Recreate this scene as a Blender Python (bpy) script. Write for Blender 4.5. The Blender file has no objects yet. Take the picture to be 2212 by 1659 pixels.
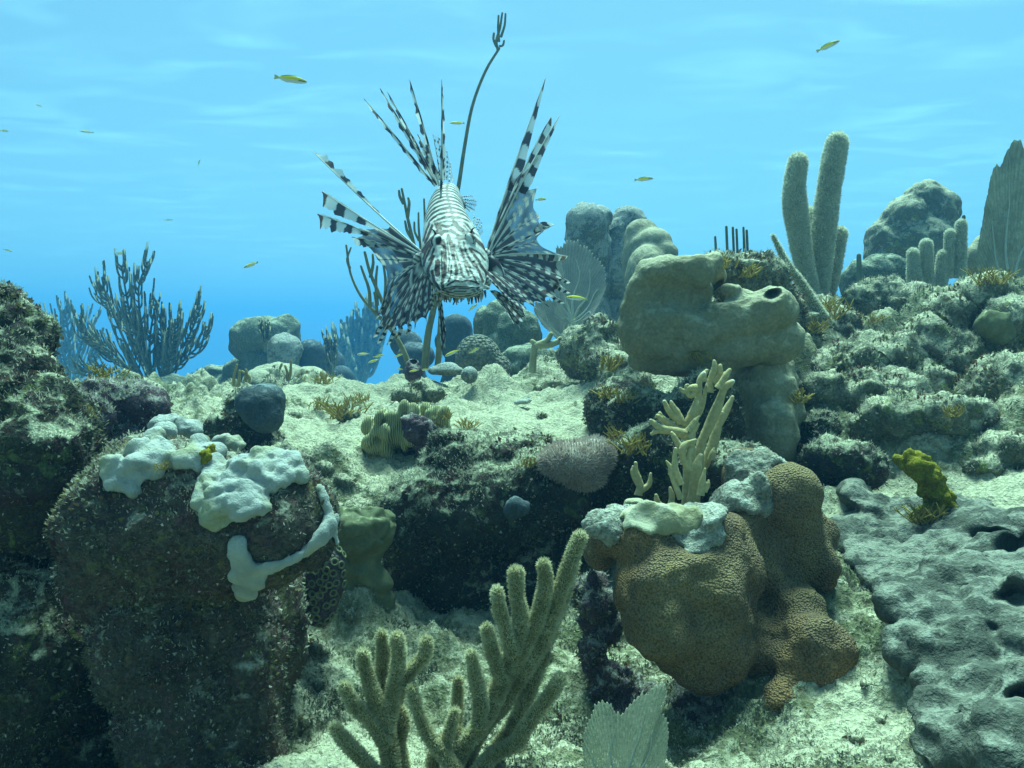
import bpy, bmesh, math, random
import numpy as np
from mathutils import Vector, Matrix
from mathutils.bvhtree import BVHTree
R = math.radians
random.seed(5)
rng = np.random.default_rng(11)
sc = bpy.context.scene

# ------------------------------------------------------------------ camera
PITCH = R(-3.0)
F, CX, CY = 1840.0, 1106.0, 829.5
cd = bpy.data.cameras.new('camera'); cam = bpy.data.objects.new('camera', cd)
sc.collection.objects.link(cam); sc.camera = cam
cam.rotation_euler = (math.pi/2 + PITCH, 0, 0)
cd.sensor_width = 36; cd.lens = 36*F/2212.0
cd.clip_start = 0.02; cd.clip_end = 500
cd.dof.use_dof = False

# ------------------------------------------------------------------ light
SUN_EL, SUN_AZ = 68.0, 8.0            # degrees; azimuth measured from +Y (beyond the reef) towards +X
w = bpy.data.worlds.new('World'); sc.world = w; w.use_nodes = True
wn = w.node_tree; bg = wn.nodes['Background']
sky = wn.nodes.new('ShaderNodeTexSky'); sky.sky_type = 'NISHITA'; sky.sun_disc = False
sky.sun_elevation = R(SUN_EL); sky.sun_rotation = R(SUN_AZ)
wn.links.new(sky.outputs[0], bg.inputs[0]); bg.inputs[1].default_value = 0.046
sd = bpy.data.lights.new('sun', 'SUN'); so = bpy.data.objects.new('sun', sd)
sc.collection.objects.link(so)
sd.energy = 5.0; sd.angle = R(28); sd.color = (1.0, 0.97, 0.93)
dv = Vector((math.sin(R(SUN_AZ))*math.cos(R(SUN_EL)), math.cos(R(SUN_AZ))*math.cos(R(SUN_EL)), math.sin(R(SUN_EL))))
so.rotation_euler = dv.to_track_quat('Z', 'Y').to_euler()
sc.view_settings.view_transform = 'Standard'; sc.view_settings.look = 'None'
sc.view_settings.gamma = 1; sc.view_settings.exposure = 1.5
sc.cycles.volume_bounces = 2; sc.cycles.max_bounces = 8; sc.cycles.transparent_max_bounces = 16
sc.cycles.use_denoising = True

# ------------------------------------------------------------------ helpers
cp, sp_ = math.cos(PITCH), math.sin(PITCH)
def P(px, py, d):
    """point seen at photo position (px,py of 2212 x 1659) at depth d metres"""
    x = (px-CX)/F*d; u = -(py-CY)/F*d
    return Vector((x, d*cp - u*sp_, d*sp_ + u*cp))
def ray(px, py):
    return P(px, py, 1.0).normalized()

def _h(ix, iy, iz, s):
    n = (ix*374761393 + iy*668265263 + iz*2147483647 + s*1274126177) & 0xffffffff
    n = ((n ^ (n >> 13))*1274126177) & 0xffffffff
    n = ((n ^ (n >> 16))*2246822519) & 0xffffffff
    return n ^ (n >> 15)
def noise3(p, s=0):
    p = np.asarray(p, dtype=np.float64)
    i = np.floor(p).astype(np.int64); f = p-i
    u = f*f*f*(f*(f*6-15)+10)
    out = 0
    for dx in (0, 1):
        for dy in (0, 1):
            for dz in (0, 1):
                h = _h(i[:, 0]+dx, i[:, 1]+dy, i[:, 2]+dz, s)
                g = ((h & 1023)/511.5-1)*(f[:, 0]-dx) + (((h >> 10) & 1023)/511.5-1)*(f[:, 1]-dy) + (((h >> 20) & 1023)/511.5-1)*(f[:, 2]-dz)
                wt = (u[:, 0] if dx else 1-u[:, 0])*(u[:, 1] if dy else 1-u[:, 1])*(u[:, 2] if dz else 1-u[:, 2])
                out = out + wt*g
    return out
def fbm(p, scale, octv=4, gain=0.5, s=0, ridge=False):
    a, t, o = 1.0, 0, 0
    for k in range(octv):
        n = noise3(p*(scale*2.03**k)+k*17.3, s+k)
        if ridge: n = 0.45-np.abs(n)*1.6
        o = o + a*n; t += a; a *= gain
    return o/t
def cells(p, scale, s=0, jit=0.9):
    q = p*scale; i = np.floor(q).astype(np.int64)
    d1 = np.full(len(p), 9.); d2 = np.full(len(p), 9.)
    for dx in (-1, 0, 1):
        for dy in (-1, 0, 1):
            for dz in (-1, 0, 1):
                c = i+np.array([dx, dy, dz]); h = _h(c[:, 0], c[:, 1], c[:, 2], s)
                pt = c+0.5+jit*(np.stack([(h & 1023)/1023., ((h >> 10) & 1023)/1023., ((h >> 20) & 1023)/1023.], 1)-0.5)
                d = np.linalg.norm(q-pt, axis=1)
                d2 = np.where(d < d1, d1, np.minimum(d2, d)); d1 = np.minimum(d1, d)
    return d1, d2

def new_mesh(name, V, Fc, mat=None, smooth=True, cols=None):
    me = bpy.data.meshes.new(name)
    if isinstance(Fc, np.ndarray):
        n, k = Fc.shape
        me.vertices.add(len(V)); me.vertices.foreach_set('co', np.asarray(V, dtype=np.float32).ravel())
        me.loops.add(n*k); me.loops.foreach_set('vertex_index', Fc.astype(np.int32).ravel())
        me.polygons.add(n); me.polygons.foreach_set('loop_start', np.arange(0, n*k, k, dtype=np.int32))
        try: me.polygons.foreach_set('loop_total', np.full(n, k, dtype=np.int32))
        except Exception: pass
        me.update(calc_edges=True)
    else:
        me.from_pydata([tuple(v) for v in V], [], [tuple(f) for f in Fc])
    me.validate()
    if smooth: me.polygons.foreach_set('use_smooth', [True]*len(me.polygons))
    if cols is not None:
        ca = me.color_attributes.new('col', 'FLOAT_COLOR', 'POINT')
        c = np.ones((len(V), 4), dtype=np.float32); c[:, :cols.shape[1]] = cols
        ca.data.foreach_set('color', c.ravel())
    if mat: me.materials.append(mat)
    return me
def tag(o, label=None, cat=None, group=None, kind=None):
    if label: o['label'] = label
    if cat: o['category'] = cat
    if group: o['group'] = group
    if kind: o['kind'] = kind
    return o
def link(name, me, parent=None, loc=None):
    """vertices come in world space; the origin moves to loc (or the parent's origin)"""
    o = bpy.data.objects.new(name, me)
    org = ORG[parent.name] if parent is not None else Vector(loc if loc is not None else (0, 0, 0))
    me.transform(Matrix.Translation(-org)); sc.collection.objects.link(o)
    if parent is None: o.location = org
    else: o.parent = parent
    ORG[o.name] = org
    return o
ORG = {}
def empty(name, loc):
    o = bpy.data.objects.new(name, None); o.location = loc; sc.collection.objects.link(o)
    o.empty_display_size = 0.02
    ORG[o.name] = Vector(loc)
    return o
def base_of(V):
    V = np.asarray(V); return Vector((V[:, 0].mean(), V[:, 1].mean(), V[:, 2].min()))
def mesh_np(me):
    V = np.empty(len(me.vertices)*3, dtype=np.float32); me.vertices.foreach_get('co', V)
    N = np.empty(len(me.vertices)*3, dtype=np.float32); me.vertex_normals.foreach_get('vector', N)
    return V.reshape(-1, 3).astype(np.float64), N.reshape(-1, 3).astype(np.float64)

# ------------------------------------------------------------------ materials
def newmat(name):
    m = bpy.data.materials.new(name); m.use_nodes = True
    nt = m.node_tree; b = nt.nodes['Principled BSDF']
    b.inputs['Roughness'].default_value = 0.85; b.inputs['Specular IOR Level'].default_value = 0.15
    return m, nt, b
def nd(nt, t, **k):
    n = nt.nodes.new(t)
    for a, v in k.items():
        if a in n.inputs: n.inputs[a].default_value = v
        else: setattr(n, a, v)
    return n
def noise_n(nt, scale, detail=4, rough=0.55, dist=0.0):
    tc = nt.nodes.get('Texture Coordinate') or nd(nt, 'ShaderNodeTexCoord')
    n = nd(nt, 'ShaderNodeTexNoise'); n.inputs['Scale'].default_value = scale
    n.inputs['Detail'].default_value = detail; n.inputs['Roughness'].default_value = rough
    n.inputs['Distortion'].default_value = dist
    nt.links.new(tc.outputs['Object'], n.inputs['Vector']); return n
def ramp(nt, src, stops):
    r = nd(nt, 'ShaderNodeValToRGB'); e = r.color_ramp.elements
    while len(e) < len(stops): e.new(0.5)
    for i, (p, c) in enumerate(stops):
        e[i].position = p; e[i].color = (c[0], c[1], c[2], 1) if not isinstance(c, (int, float)) else (c, c, c, 1)
    nt.links.new(src, r.inputs[0]); return r
def mix(nt, fac, a, b, mode='MIX'):
    m = nd(nt, 'ShaderNodeMix'); m.data_type = 'RGBA'; m.blend_type = mode
    for s, v in ((m.inputs[0], fac), (m.inputs[6], a), (m.inputs[7], b)):
        if isinstance(v, (int, float)): s.default_value = v
        elif isinstance(v, tuple): s.default_value = (v[0], v[1], v[2], 1)
        else: nt.links.new(v, s)
    return m.outputs[2]
def bump(nt, b, src, dist, prev=None, strength=1.0):
    n = nd(nt, 'ShaderNodeBump'); n.inputs['Distance'].default_value = dist; n.inputs['Strength'].default_value = strength
    nt.links.new(src, n.inputs['Height'])
    if prev: nt.links.new(prev.outputs[0], n.inputs['Normal'])
    nt.links.new(n.outputs[0], b.inputs['Normal']); return n
def reef_mat(name, cols, k=1.0, sed=None, sed_amt=0.5, bumpd=0.004, spots=None, fine=(0.55, 1.3), attr=False):
    """mottled reef surface: three body colours, settled pale sediment on upward faces, specks"""
    m, nt, b = newmat(name)
    n1 = noise_n(nt, 9*k, 5, 0.6, 0.4); n2 = noise_n(nt, 45*k, 5, 0.65, 0.5); n3 = noise_n(nt, 230*k, 3, 0.6)
    c = ramp(nt, n1.outputs[0], [(0.36, cols[0]), (0.5, cols[1]), (0.64, cols[2])]).outputs[0]
    c2 = ramp(nt, n2.outputs[0], [(0.38, cols[2]), (0.5, cols[0]), (0.6, cols[1])]).outputs[0]
    c = mix(nt, 0.5, c, c2)
    if spots:
        v = noise_n(nt, 26*k, 3, 0.5, 1.2)
        f = ramp(nt, v.outputs[0], [(0.60, 0.0), (0.66, 1.0)]).outputs[0]
        c = mix(nt, f, c, spots)
    if sed:
        g = nd(nt, 'ShaderNodeNewGeometry'); s = nd(nt, 'ShaderNodeSeparateXYZ'); nt.links.new(g.outputs['Normal'], s.inputs[0])
        a = nd(nt, 'ShaderNodeMath', operation='MULTIPLY_ADD'); a.inputs[1].default_value = 0.42; a.inputs[2].default_value = -0.50+sed_amt
        nt.links.new(s.outputs['Z'], a.inputs[0])
        big = nd(nt, 'ShaderNodeMath', operation='MULTIPLY_ADD'); big.inputs[1].default_value = 1.3; nt.links.new(n1.outputs[0], big.inputs[0]); nt.links.new(a.outputs[0], big.inputs[2])
        q = nd(nt, 'ShaderNodeMath', operation='ADD'); nt.links.new(big.outputs[0], q.inputs[0]); a.inputs[2].default_value -= 0.65
        nn = nd(nt, 'ShaderNodeMath', operation='MULTIPLY_ADD'); nn.inputs[1].default_value = 1.5; nn.inputs[2].default_value = -0.35
        nt.links.new(n2.outputs[0], nn.inputs[0]); nt.links.new(nn.outputs[0], q.inputs[1])
        if attr:
            va = nd(nt, 'ShaderNodeVertexColor'); va.layer_name = 'col'
            aq = nd(nt, 'ShaderNodeMath', operation='MULTIPLY_ADD'); aq.inputs[1].default_value = 0.34; nt.links.new(va.outputs['Color'], aq.inputs[0]); nt.links.new(q.outputs[0], aq.inputs[2]); q = aq
        f = ramp(nt, q.outputs[0], [(0.38, 0.0), (0.62, 1.0)]).outputs[0]
        c = mix(nt, f, c, sed)
    fr = ramp(nt, n3.outputs[0], [(0.3, fine[0]), (0.7, fine[1])]).outputs[0]
    c = mix(nt, 1.0, c, fr, 'MULTIPLY')
    nt.links.new(c, b.inputs['Base Color'])
    b1 = bump(nt, b, n2.outputs[0], bumpd*1.6); bump(nt, b, n3.outputs[0], bumpd*0.6, b1)
    return m
SED = (0.40, 0.385, 0.26)
M = {}
M['ground'] = reef_mat('reef_sediment', [(0.10, 0.115, 0.05), (0.27, 0.275, 0.16), (0.17, 0.15, 0.09)], 1.0, SED, 0.23, 0.006, attr=True, fine=(0.6, 1.22))
M['rock'] = reef_mat('reef_rock', [(0.08, 0.09, 0.055), (0.22, 0.225, 0.14), (0.14, 0.11, 0.09)], 1.2, SED, 0.40, 0.005, spots=(0.20, 0.23, 0.07))
M['darkrock'] = reef_mat('shade_dark_crusted_rock', [(0.020, 0.023, 0.017), (0.075, 0.075, 0.045), (0.07, 0.03, 0.03)], 1.5, (0.42, 0.42, 0.28), 0.28, 0.006, spots=(0.11, 0.13, 0.045))  # crust colours with shadow darkness put into the near-black albedo
M['rubble'] = reef_mat('rubble', [(0.10, 0.11, 0.07), (0.26, 0.26, 0.17), (0.17, 0.15, 0.11)], 1.4, SED, 0.42, 0.005)
M['silt'] = reef_mat('pale_silt_crust', [(0.20, 0.20, 0.15), (0.34, 0.33, 0.25), (0.27, 0.25, 0.19)], 1.6, (0.42, 0.42, 0.34), 0.35, 0.005)
M['cream'] = reef_mat('cream_crust', [(0.26, 0.24, 0.13), (0.36, 0.32, 0.19), (0.30, 0.28, 0.16)], 1.0, (0.40, 0.38, 0.26), 0.3, 0.002, fine=(0.85, 1.12))
M['brownrock'] = reef_mat('brown_crusted_rock', [(0.035, 0.03, 0.025), (0.12, 0.105, 0.075), (0.11, 0.055, 0.055)], 1.5, (0.36, 0.35, 0.26), 0.20, 0.006, spots=(0.14, 0.13, 0.06))
M['purple'] = reef_mat('purple_crust', [(0.07, 0.04, 0.05), (0.16, 0.12, 0.13), (0.10, 0.05, 0.07)], 2, (0.36, 0.35, 0.30), 0.3, 0.006)
M['far'] = reef_mat('boulder_head', [(0.10, 0.13, 0.09), (0.20, 0.22, 0.14), (0.13, 0.14, 0.10)], 0.8, (0.34, 0.37, 0.26), 0.25, 0.01)
M['pale'] = reef_mat('pale_head', [(0.20, 0.22, 0.18), (0.34, 0.36, 0.30), (0.26, 0.28, 0.23)], 1.2, (0.60, 0.62, 0.54), 0.62, 0.02)
M['olive'] = reef_mat('olive_smooth', [(0.19, 0.175, 0.10), (0.27, 0.245, 0.15), (0.22, 0.215, 0.13)], 1.0, (0.37, 0.34, 0.22), 0.34, 0.003, fine=(0.78, 1.15))
M['bluesponge'] = reef_mat('blue_grey_sponge', [(0.035, 0.05, 0.055), (0.07, 0.09, 0.095), (0.05, 0.065, 0.07)], 1.5, (0.16, 0.20, 0.21), 0.15, 0.002, fine=(0.7, 1.25))
M['greymat'] = reef_mat('grey_sponge_skin', [(0.05, 0.055, 0.042), (0.11, 0.115, 0.092), (0.08, 0.083, 0.066)], 1.4, (0.21, 0.215, 0.17), 0.22, 0.004, fine=(0.7, 1.25))
M['green'] = reef_mat('green_hill_coral', [(0.10, 0.11, 0.055), (0.17, 0.175, 0.09), (0.13, 0.14, 0.07)], 1.0, (0.38, 0.38, 0.22), 0.1, 0.001, fine=(0.9, 1.1))
M['fuzz'] = reef_mat('pink_fuzzy_sponge', [(0.28, 0.22, 0.17), (0.36, 0.30, 0.24), (0.30, 0.20, 0.16)], 2, (0.44, 0.40, 0.34), 0.15, 0.002)
M['yellow'] = reef_mat('yellow_sponge', [(0.13, 0.11, 0.005), (0.28, 0.245, 0.009), (0.20, 0.17, 0.007)], 2, None, 0, 0.003)

def star_mat(name, scale, c0, c1, cdark, bd, sed=None):
    m, nt, b = newmat(name)
    tc = nd(nt, 'ShaderNodeTexCoord'); v = nd(nt, 'ShaderNodeTexVoronoi'); v.inputs['Scale'].default_value = scale
    nt.links.new(tc.outputs['Object'], v.inputs['Vector'])
    n1 = noise_n(nt, 12, 4, 0.6, 0.3)
    c = ramp(nt, n1.outputs[0], [(0.34, c0), (0.52, c1), (0.68, tuple(x*y for x, y in zip(c0, (1.2, 1.0, .85))))]).outputs[0]
    f = ramp(nt, v.outputs['Distance'], [(0.10, 1.15), (0.45, 1.0), (0.80, 0.55)]).outputs[0]
    c = mix(nt, 1.0, c, f, 'MULTIPLY')
    nt.links.new(c, b.inputs['Base Color'])
    iv = nd(nt, 'ShaderNodeMath', operation='SUBTRACT'); iv.inputs[0].default_value = 1.0; nt.links.new(v.outputs['Distance'], iv.inputs[1])
    b1 = bump(nt, b, n1.outputs[0], 0.004); bump(nt, b, iv.outputs[0], bd, b1)
    return m
M['star'] = star_mat('brown_star_coral', 520, (0.265, 0.19, 0.09), (0.18, 0.125, 0.07), None, 0.003)
M['honey'] = star_mat('honeycomb_coral', 110, (0.20, 0.20, 0.14), (0.14, 0.15, 0.12), None, 0.012)

def white_mat():
    m, nt, b = newmat('white_crust')
    n1 = noise_n(nt, 25, 4, 0.5); n2 = noise_n(nt, 350, 4, .7)
    c = ramp(nt, n1.outputs[0], [(0.35, (0.27, 0.29, 0.26)), (0.5, (0.38, 0.395, 0.36)), (0.66, (0.33, 0.33, 0.21))]).outputs[0]
    nt.links.new(c, b.inputs['Base Color']); bump(nt, b, n2.outputs[0], 0.003)
    b.inputs['Subsurface Weight'].default_value = 0.0
    return m
M['white'] = white_mat()
def vcol_mat(name, rough=0.6, transl=0.0, bumpd=0.0):
    m, nt, b = newmat(name); b.inputs['Roughness'].default_value = rough
    a = nd(nt, 'ShaderNodeVertexColor'); a.layer_name = 'col'
    nt.links.new(a.outputs['Color'], b.inputs['Base Color'])
    if bumpd:
        n = noise_n(nt, 500, 2); bump(nt, b, n.outputs[0], bumpd)
    if transl:
        out = nt.nodes['Material Output']; t = nd(nt, 'ShaderNodeBsdfTranslucent'); nt.links.new(a.outputs['Color'], t.inputs[0])
        ms = nd(nt, 'ShaderNodeMixShader'); ms.inputs[0].default_value = transl
        nt.links.new(b.outputs[0], ms.inputs[1]); nt.links.new(t.outputs[0], ms.inputs[2])
        tr = nd(nt, 'ShaderNodeBsdfTransparent'); m2 = nd(nt, 'ShaderNodeMixShader')
        nt.links.new(a.outputs['Alpha'], m2.inputs[0]); nt.links.new(tr.outputs[0], m2.inputs[1]); nt.links.new(ms.outputs[0], m2.inputs[2])
        nt.links.new(m2.outputs[0], out.inputs[0])
    return m
M['vcol'] = vcol_mat('painted_pattern', 0.7)
M['fin'] = vcol_mat('fin_membrane', 0.6, 0.45)
M['fish'] = vcol_mat('fish_skin', 0.5, 0, 0.0005)
def plain(name, col, col2=None, scale=60, rough=0.8, bd=0.001, transl=0):
    m, nt, b = newmat(name); b.inputs['Roughness'].default_value = rough
    n = noise_n(nt, scale, 4, 0.6)
    c = ramp(nt, n.outputs[0], [(0.35, col), (0.65, col2 or tuple(x*1.3 for x in col))]).outputs[0]
    nt.links.new(c, b.inputs['Base Color']); bump(nt, b, n.outputs[0], bd)
    if transl:
        out = nt.nodes['Material Output']; t = nd(nt, 'ShaderNodeBsdfTranslucent'); nt.links.new(c, t.inputs[0])
        ms = nd(nt, 'ShaderNodeMixShader'); ms.inputs[0].default_value = transl
        nt.links.new(b.outputs[0], ms.inputs[1]); nt.links.new(t.outputs[0], ms.inputs[2]); nt.links.new(ms.outputs[0], out.inputs[0])
    return m
M['turf'] = plain('turf_blades', (0.30, 0.30, 0.21), (0.46, 0.45, 0.35), 20, transl=0.3)
M['darkturf'] = plain('dark_turf_blades', (0.07, 0.08, 0.05), (0.20, 0.20, 0.15), 40, transl=0.2)
M['algae'] = plain('brown_algae', (0.32, 0.25, 0.06), (0.45, 0.36, 0.11), 40, transl=0.35)
M['gorg'] = plain('sea_rod', (0.17, 0.145, 0.045), (0.26, 0.22, 0.075), 90, bd=0.002)
M['polyp'] = plain('polyps', (0.56, 0.56, 0.42), (0.70, 0.70, 0.56), 90, transl=0.45)
M['plume'] = plain('dark_plume', (0.10, 0.12, 0.08), (0.16, 0.18, 0.12), 20)
M['whip'] = plain('whip_stem', (0.13, 0.13, 0.07), (0.20, 0.19, 0.10), 60)
M['fire'] = None
def fan_mat(name, c0, c1, hole=0.35, scale=150):
    m, nt, b = newmat(name)
    a = nd(nt, 'ShaderNodeVertexColor'); a.layer_name = 'col'
    tc = nd(nt, 'ShaderNodeTexCoord'); v = nd(nt, 'ShaderNodeTexVoronoi'); v.feature = 'DISTANCE_TO_EDGE'; v.inputs['Scale'].default_value = scale
    mp = nd(nt, 'ShaderNodeMapping'); mp.inputs['Scale'].default_value = (1, 1, 0.4)
    nt.links.new(tc.outputs['Object'], mp.inputs['Vector']); nt.links.new(mp.outputs[0], v.inputs['Vector'])
    n = noise_n(nt, 14, 4, 0.6, 0.5)
    c = ramp(nt, n.outputs[0], [(0.4, c0), (0.6, c1)]).outputs[0]
    c = mix(nt, 1.0, c, a.outputs['Color'], 'MULTIPLY')
    nt.links.new(c, b.inputs['Base Color'])
    t = nd(nt, 'ShaderNodeBsdfTranslucent'); nt.links.new(c, t.inputs[0])
    ms = nd(nt, 'ShaderNodeMixShader'); ms.inputs[0].default_value = 0.6
    nt.links.new(b.outputs[0], ms.inputs[1]); nt.links.new(t.outputs[0], ms.inputs[2])
    f = ramp(nt, v.outputs['Distance'], [(0.10, 1.0), (0.16, 1.0-hole)]).outputs[0]
    tr = nd(nt, 'ShaderNodeBsdfTransparent'); m2 = nd(nt, 'ShaderNodeMixShader')
    nt.links.new(f, m2.inputs[0]); nt.links.new(tr.outputs[0], m2.inputs[1]); nt.links.new(ms.outputs[0], m2.inputs[2])
    nt.links.new(m2.outputs[0], nt.nodes['Material Output'].inputs[0])
    return m

# ------------------------------------------------------------------ setting: reef floor
CTRL = [(1100, 1640, .68), (700, 1640, .68), (1300, 1620, .68), (1560, 1630, .66), (1850, 1659, .6), (2212, 1659, .52), (0, 1659, .82), (300, 1659, .80), (560, 1650, .76), (640, 1659, .69),
        (650, 1400, .92), (1000, 1345, 1.02), (1000, 1305, 1.12), (1150, 1295, 1.12), (880, 1300, 1.08), (1050, 1260, 1.2), (1250, 1320, .98), (1900, 1320, .86), (2212, 1300, .74), (1900, 1080, 1.08), (2212, 1050, .98), (2050, 1170, .98),
        (2000, 850, 1.35), (2212, 850, 1.2), (1800, 800, 1.55), (1900, 680, 1.8), (2050, 640, 1.75), (2212, 660, 1.45), (2140, 740, 1.45),
        (750, 1000, 1.3), (650, 960, 1.5), (1000, 1000, 1.27), (1200, 960, 1.35), (1300, 900, 1.45), (1100, 885, 1.6), (900, 890, 1.6), (905, 814, 1.95),
        (1000, 822, 2.0), (750, 885, 1.85), (820, 828, 1.95), (1200, 825, 2.0), (1300, 740, 2.3), (1150, 850, 2.3), (900, 900, 2.4), (1050, 900, 2.4), (750, 920, 2.4), (480, 880, 2.6), (620, 860, 2.4), (350, 940, 2.2),
        (600, 850, 4.6), (470, 870, 4.8), (380, 885, 5.2), (700, 860, 4.5), (1600, 700, 2.0), (1400, 700, 2.4)]
CW = [P(*c) for c in CTRL]
CW += [Vector(v) for v in [(-3, 6.5, -1.9), (0, 4.0, -0.7), (-0.3, 3.0, -0.45), (0, 6.5, -1.6), (3, 7, -1.5), (0, 10, -3.6), (-8, 9, -4), (8, 9, -3.2), (0, 18, -6), (-18, 15, -6), (18, 15, -6), (0, 50, -7), (-50, 30, -7),
      (50, 30, -7), (50, -30, -6), (-50, -30, -6), (0, -50, -6), (0, -1, -0.9), (-2, -1, -0.8), (2, -1, -0.6), (-4, 2, -0.8), (4, 2, -0.3), (-1.4, .8, -0.45), (1.4, .8, -0.16), (-2.5, 4, -0.8), (3, 4, -0.5), (0, 0, -0.75), (-.3, .3, -.6), (-.5, .4, -.6), (-.4, .1, -.65), (.4, .1, -.5), (0, 0.35, -.45)]]
CWn = np.array([tuple(v) for v in CW])
SANDY = [((1100, 880, 1.6), .42), ((980, 930, 1.45), .25), ((1280, 900, 1.5), .25), ((2150, 1150, .98), .16), ((2120, 1060, 1.05), .10), ((1900, 1050, 1.1), .12), ((680, 960, 1.5), .22), ((800, 810, 1.95), .35), ((1850, 1560, .66), .05), ((720, 1600, .7), .08)]
SW = [(tuple(P(*a)), r) for a, r in SANDY]
def sedmask(x, y):
    m = 0
    for c, r in SW: m = np.maximum(m, np.exp(-(((x-c[0])**2+(y-c[1])**2)/r**2)**1.2))
    return m
RES = [0.0]*len(CWn)
def ground_z(x, y, rough=True):
    x = np.atleast_1d(x).astype(float); y = np.atleast_1d(y).astype(float)
    num = 0; den = 0
    nres = 0
    for c, rs in zip(CWn, RES):
        r = 0.06+0.05*math.hypot(c[0], c[1])
        wt = 1.0/((x-c[0])**2+(y-c[1])**2+r*r)**2.2 * (r**1.2)
        num = num+wt*c[2]; den = den+wt; nres = nres+wt*rs
    z = num/den; base = z
    if rough:
        p = np.stack([x, y, z], 1); dist = np.hypot(x, y)
        calm = sedmask(x, y)
        c1, _ = cells(np.stack([x, y, x*0], 1), 8, 5); c2, _ = cells(np.stack([x, y, x*0+3], 1), 19, 6)
        z = z + (np.clip(1-1.25*c1, 0, 1)**1.0*.055*np.clip(dist, .6, 2) + np.clip(1-1.2*c2, 0, 1)*.022 - .034)*(1-.7*calm)
        z = z + fbm(p, 2.2, 4, 0.5, 3)*0.12*np.clip(dist/1.4, 0.3, 2.5) + (fbm(p, 6, 3, 0.5, 29, True)*0.05*np.clip(dist, .5, 2) + fbm(p, 13, 4, 0.55, 9, True)*0.038*np.clip(dist, .5, 1.6))*(1-.55*calm) + fbm(p, 45, 4, 0.6, 19)*0.022*(1-.4*calm) + fbm(p, 110, 2, 0.6, 39, True)*0.006
        z = z + nres/den
    return z
RES = list(CWn[:, 2]-ground_z(CWn[:, 0], CWn[:, 1]))
NA, NR = 760, 760
ang = np.concatenate([np.linspace(-math.pi, -0.95, 60)[:-1], np.linspace(-0.95, 0.95, NA), np.linspace(0.95, math.pi, 60)[1:]])
rad = 0.12*(60/0.12)**(np.linspace(0, 1, NR)**1.0)
rad = np.concatenate([np.geomspace(0.12, 0.45, 50)[:-1], np.geomspace(0.45, 3.2, NR-180), np.geomspace(3.2, 110, 130)[1:]])
A, Q = np.meshgrid(ang, rad); X = (Q*np.sin(A)).ravel(); Y = (Q*np.cos(A)).ravel()
Z = ground_z(X, Y)
na, nr = len(ang), len(rad)
idx = (np.arange(nr-1)[:, None]*na+np.arange(na-1)[None, :]).ravel()
Fc = np.stack([idx, idx+1, idx+na+1, idx+na], 1)[:, ::-1]
GV = np.stack([X, Y, Z], 1)
sm_ = sedmask(X, Y); gm = new_mesh('seabed', GV, Fc, M['ground'], True, np.stack([sm_]*3, 1))
ground = link('seabed', gm); tag(ground, kind='structure')
if gm.polygons[0].normal.z < 0: gm.flip_normals()
GN = mesh_np(gm)[1]

# ------------------------------------------------------------------ water surface and sky above
def water_mat():
    m, nt, b = newmat('water_surface_seen_from_below')
    tc = nd(nt, 'ShaderNodeTexCoord'); mp = nd(nt, 'ShaderNodeMapping'); mp.inputs['Scale'].default_value = (0.55, 1.1, 1); mp.inputs['Rotation'].default_value = (0, 0, R(35))
    nt.links.new(tc.outputs['Object'], mp.inputs['Vector'])
    n = nd(nt, 'ShaderNodeTexNoise'); n.inputs['Scale'].default_value = 0.8; n.inputs['Detail'].default_value = 5; n.inputs['Roughness'].default_value = 0.5; n.inputs['Distortion'].default_value = 0.6
    nt.links.new(mp.outputs[0], n.inputs['Vector'])
    f0 = ramp(nt, n.outputs[0], [(0.48, 0.0), (0.66, 0.35), (0.88, 1.0)]).outputs[0]
    n5 = nd(nt, 'ShaderNodeTexNoise'); n5.inputs['Scale'].default_value = 0.16; n5.inputs['Detail'].default_value = 2; nt.links.new(tc.outputs['Object'], n5.inputs['Vector'])
    f1 = ramp(nt, n5.outputs[0], [(0.40, 0.03), (0.66, 0.16)]).outputs[0]
    mm = nd(nt, 'ShaderNodeMath', operation='MULTIPLY_ADD'); mm.inputs[2].default_value = 0.05; nt.links.new(f0, mm.inputs[0]); nt.links.new(f1, mm.inputs[1]); f = mm.outputs[0]
    tr = nd(nt, 'ShaderNodeBsdfTransparent'); tr.inputs[0].default_value = (0.52, 0.94, 0.86, 1)
    tl = nd(nt, 'ShaderNodeBsdfTranslucent'); tl.inputs[0].default_value = (0.36, 0.92, 0.95, 1)
    ms = nd(nt, 'ShaderNodeMixShader'); nt.links.new(f, ms.inputs[0]); nt.links.new(tr.outputs[0], ms.inputs[1]); nt.links.new(tl.outputs[0], ms.inputs[2])
    nt.links.new(ms.outputs[0], nt.nodes['Material Output'].inputs[0])
    return m
gx = np.linspace(-180, 180, 181); gy = np.linspace(-180, 180, 181)
XX, YY = np.meshgrid(gx, gy); WV = np.stack([XX.ravel(), YY.ravel(), 0*XX.ravel()], 1)
WV[:, 2] = 4.0+fbm(WV, 0.35, 3, 0.5, 4)*0.12
ii = (np.arange(180)[:, None]*181+np.arange(180)[None, :]).ravel()
wm = new_mesh('water_surface', WV, np.stack([ii, ii+1, ii+182, ii+181], 1), water_mat())
tag(link('water_surface', wm), kind='structure')

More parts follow.
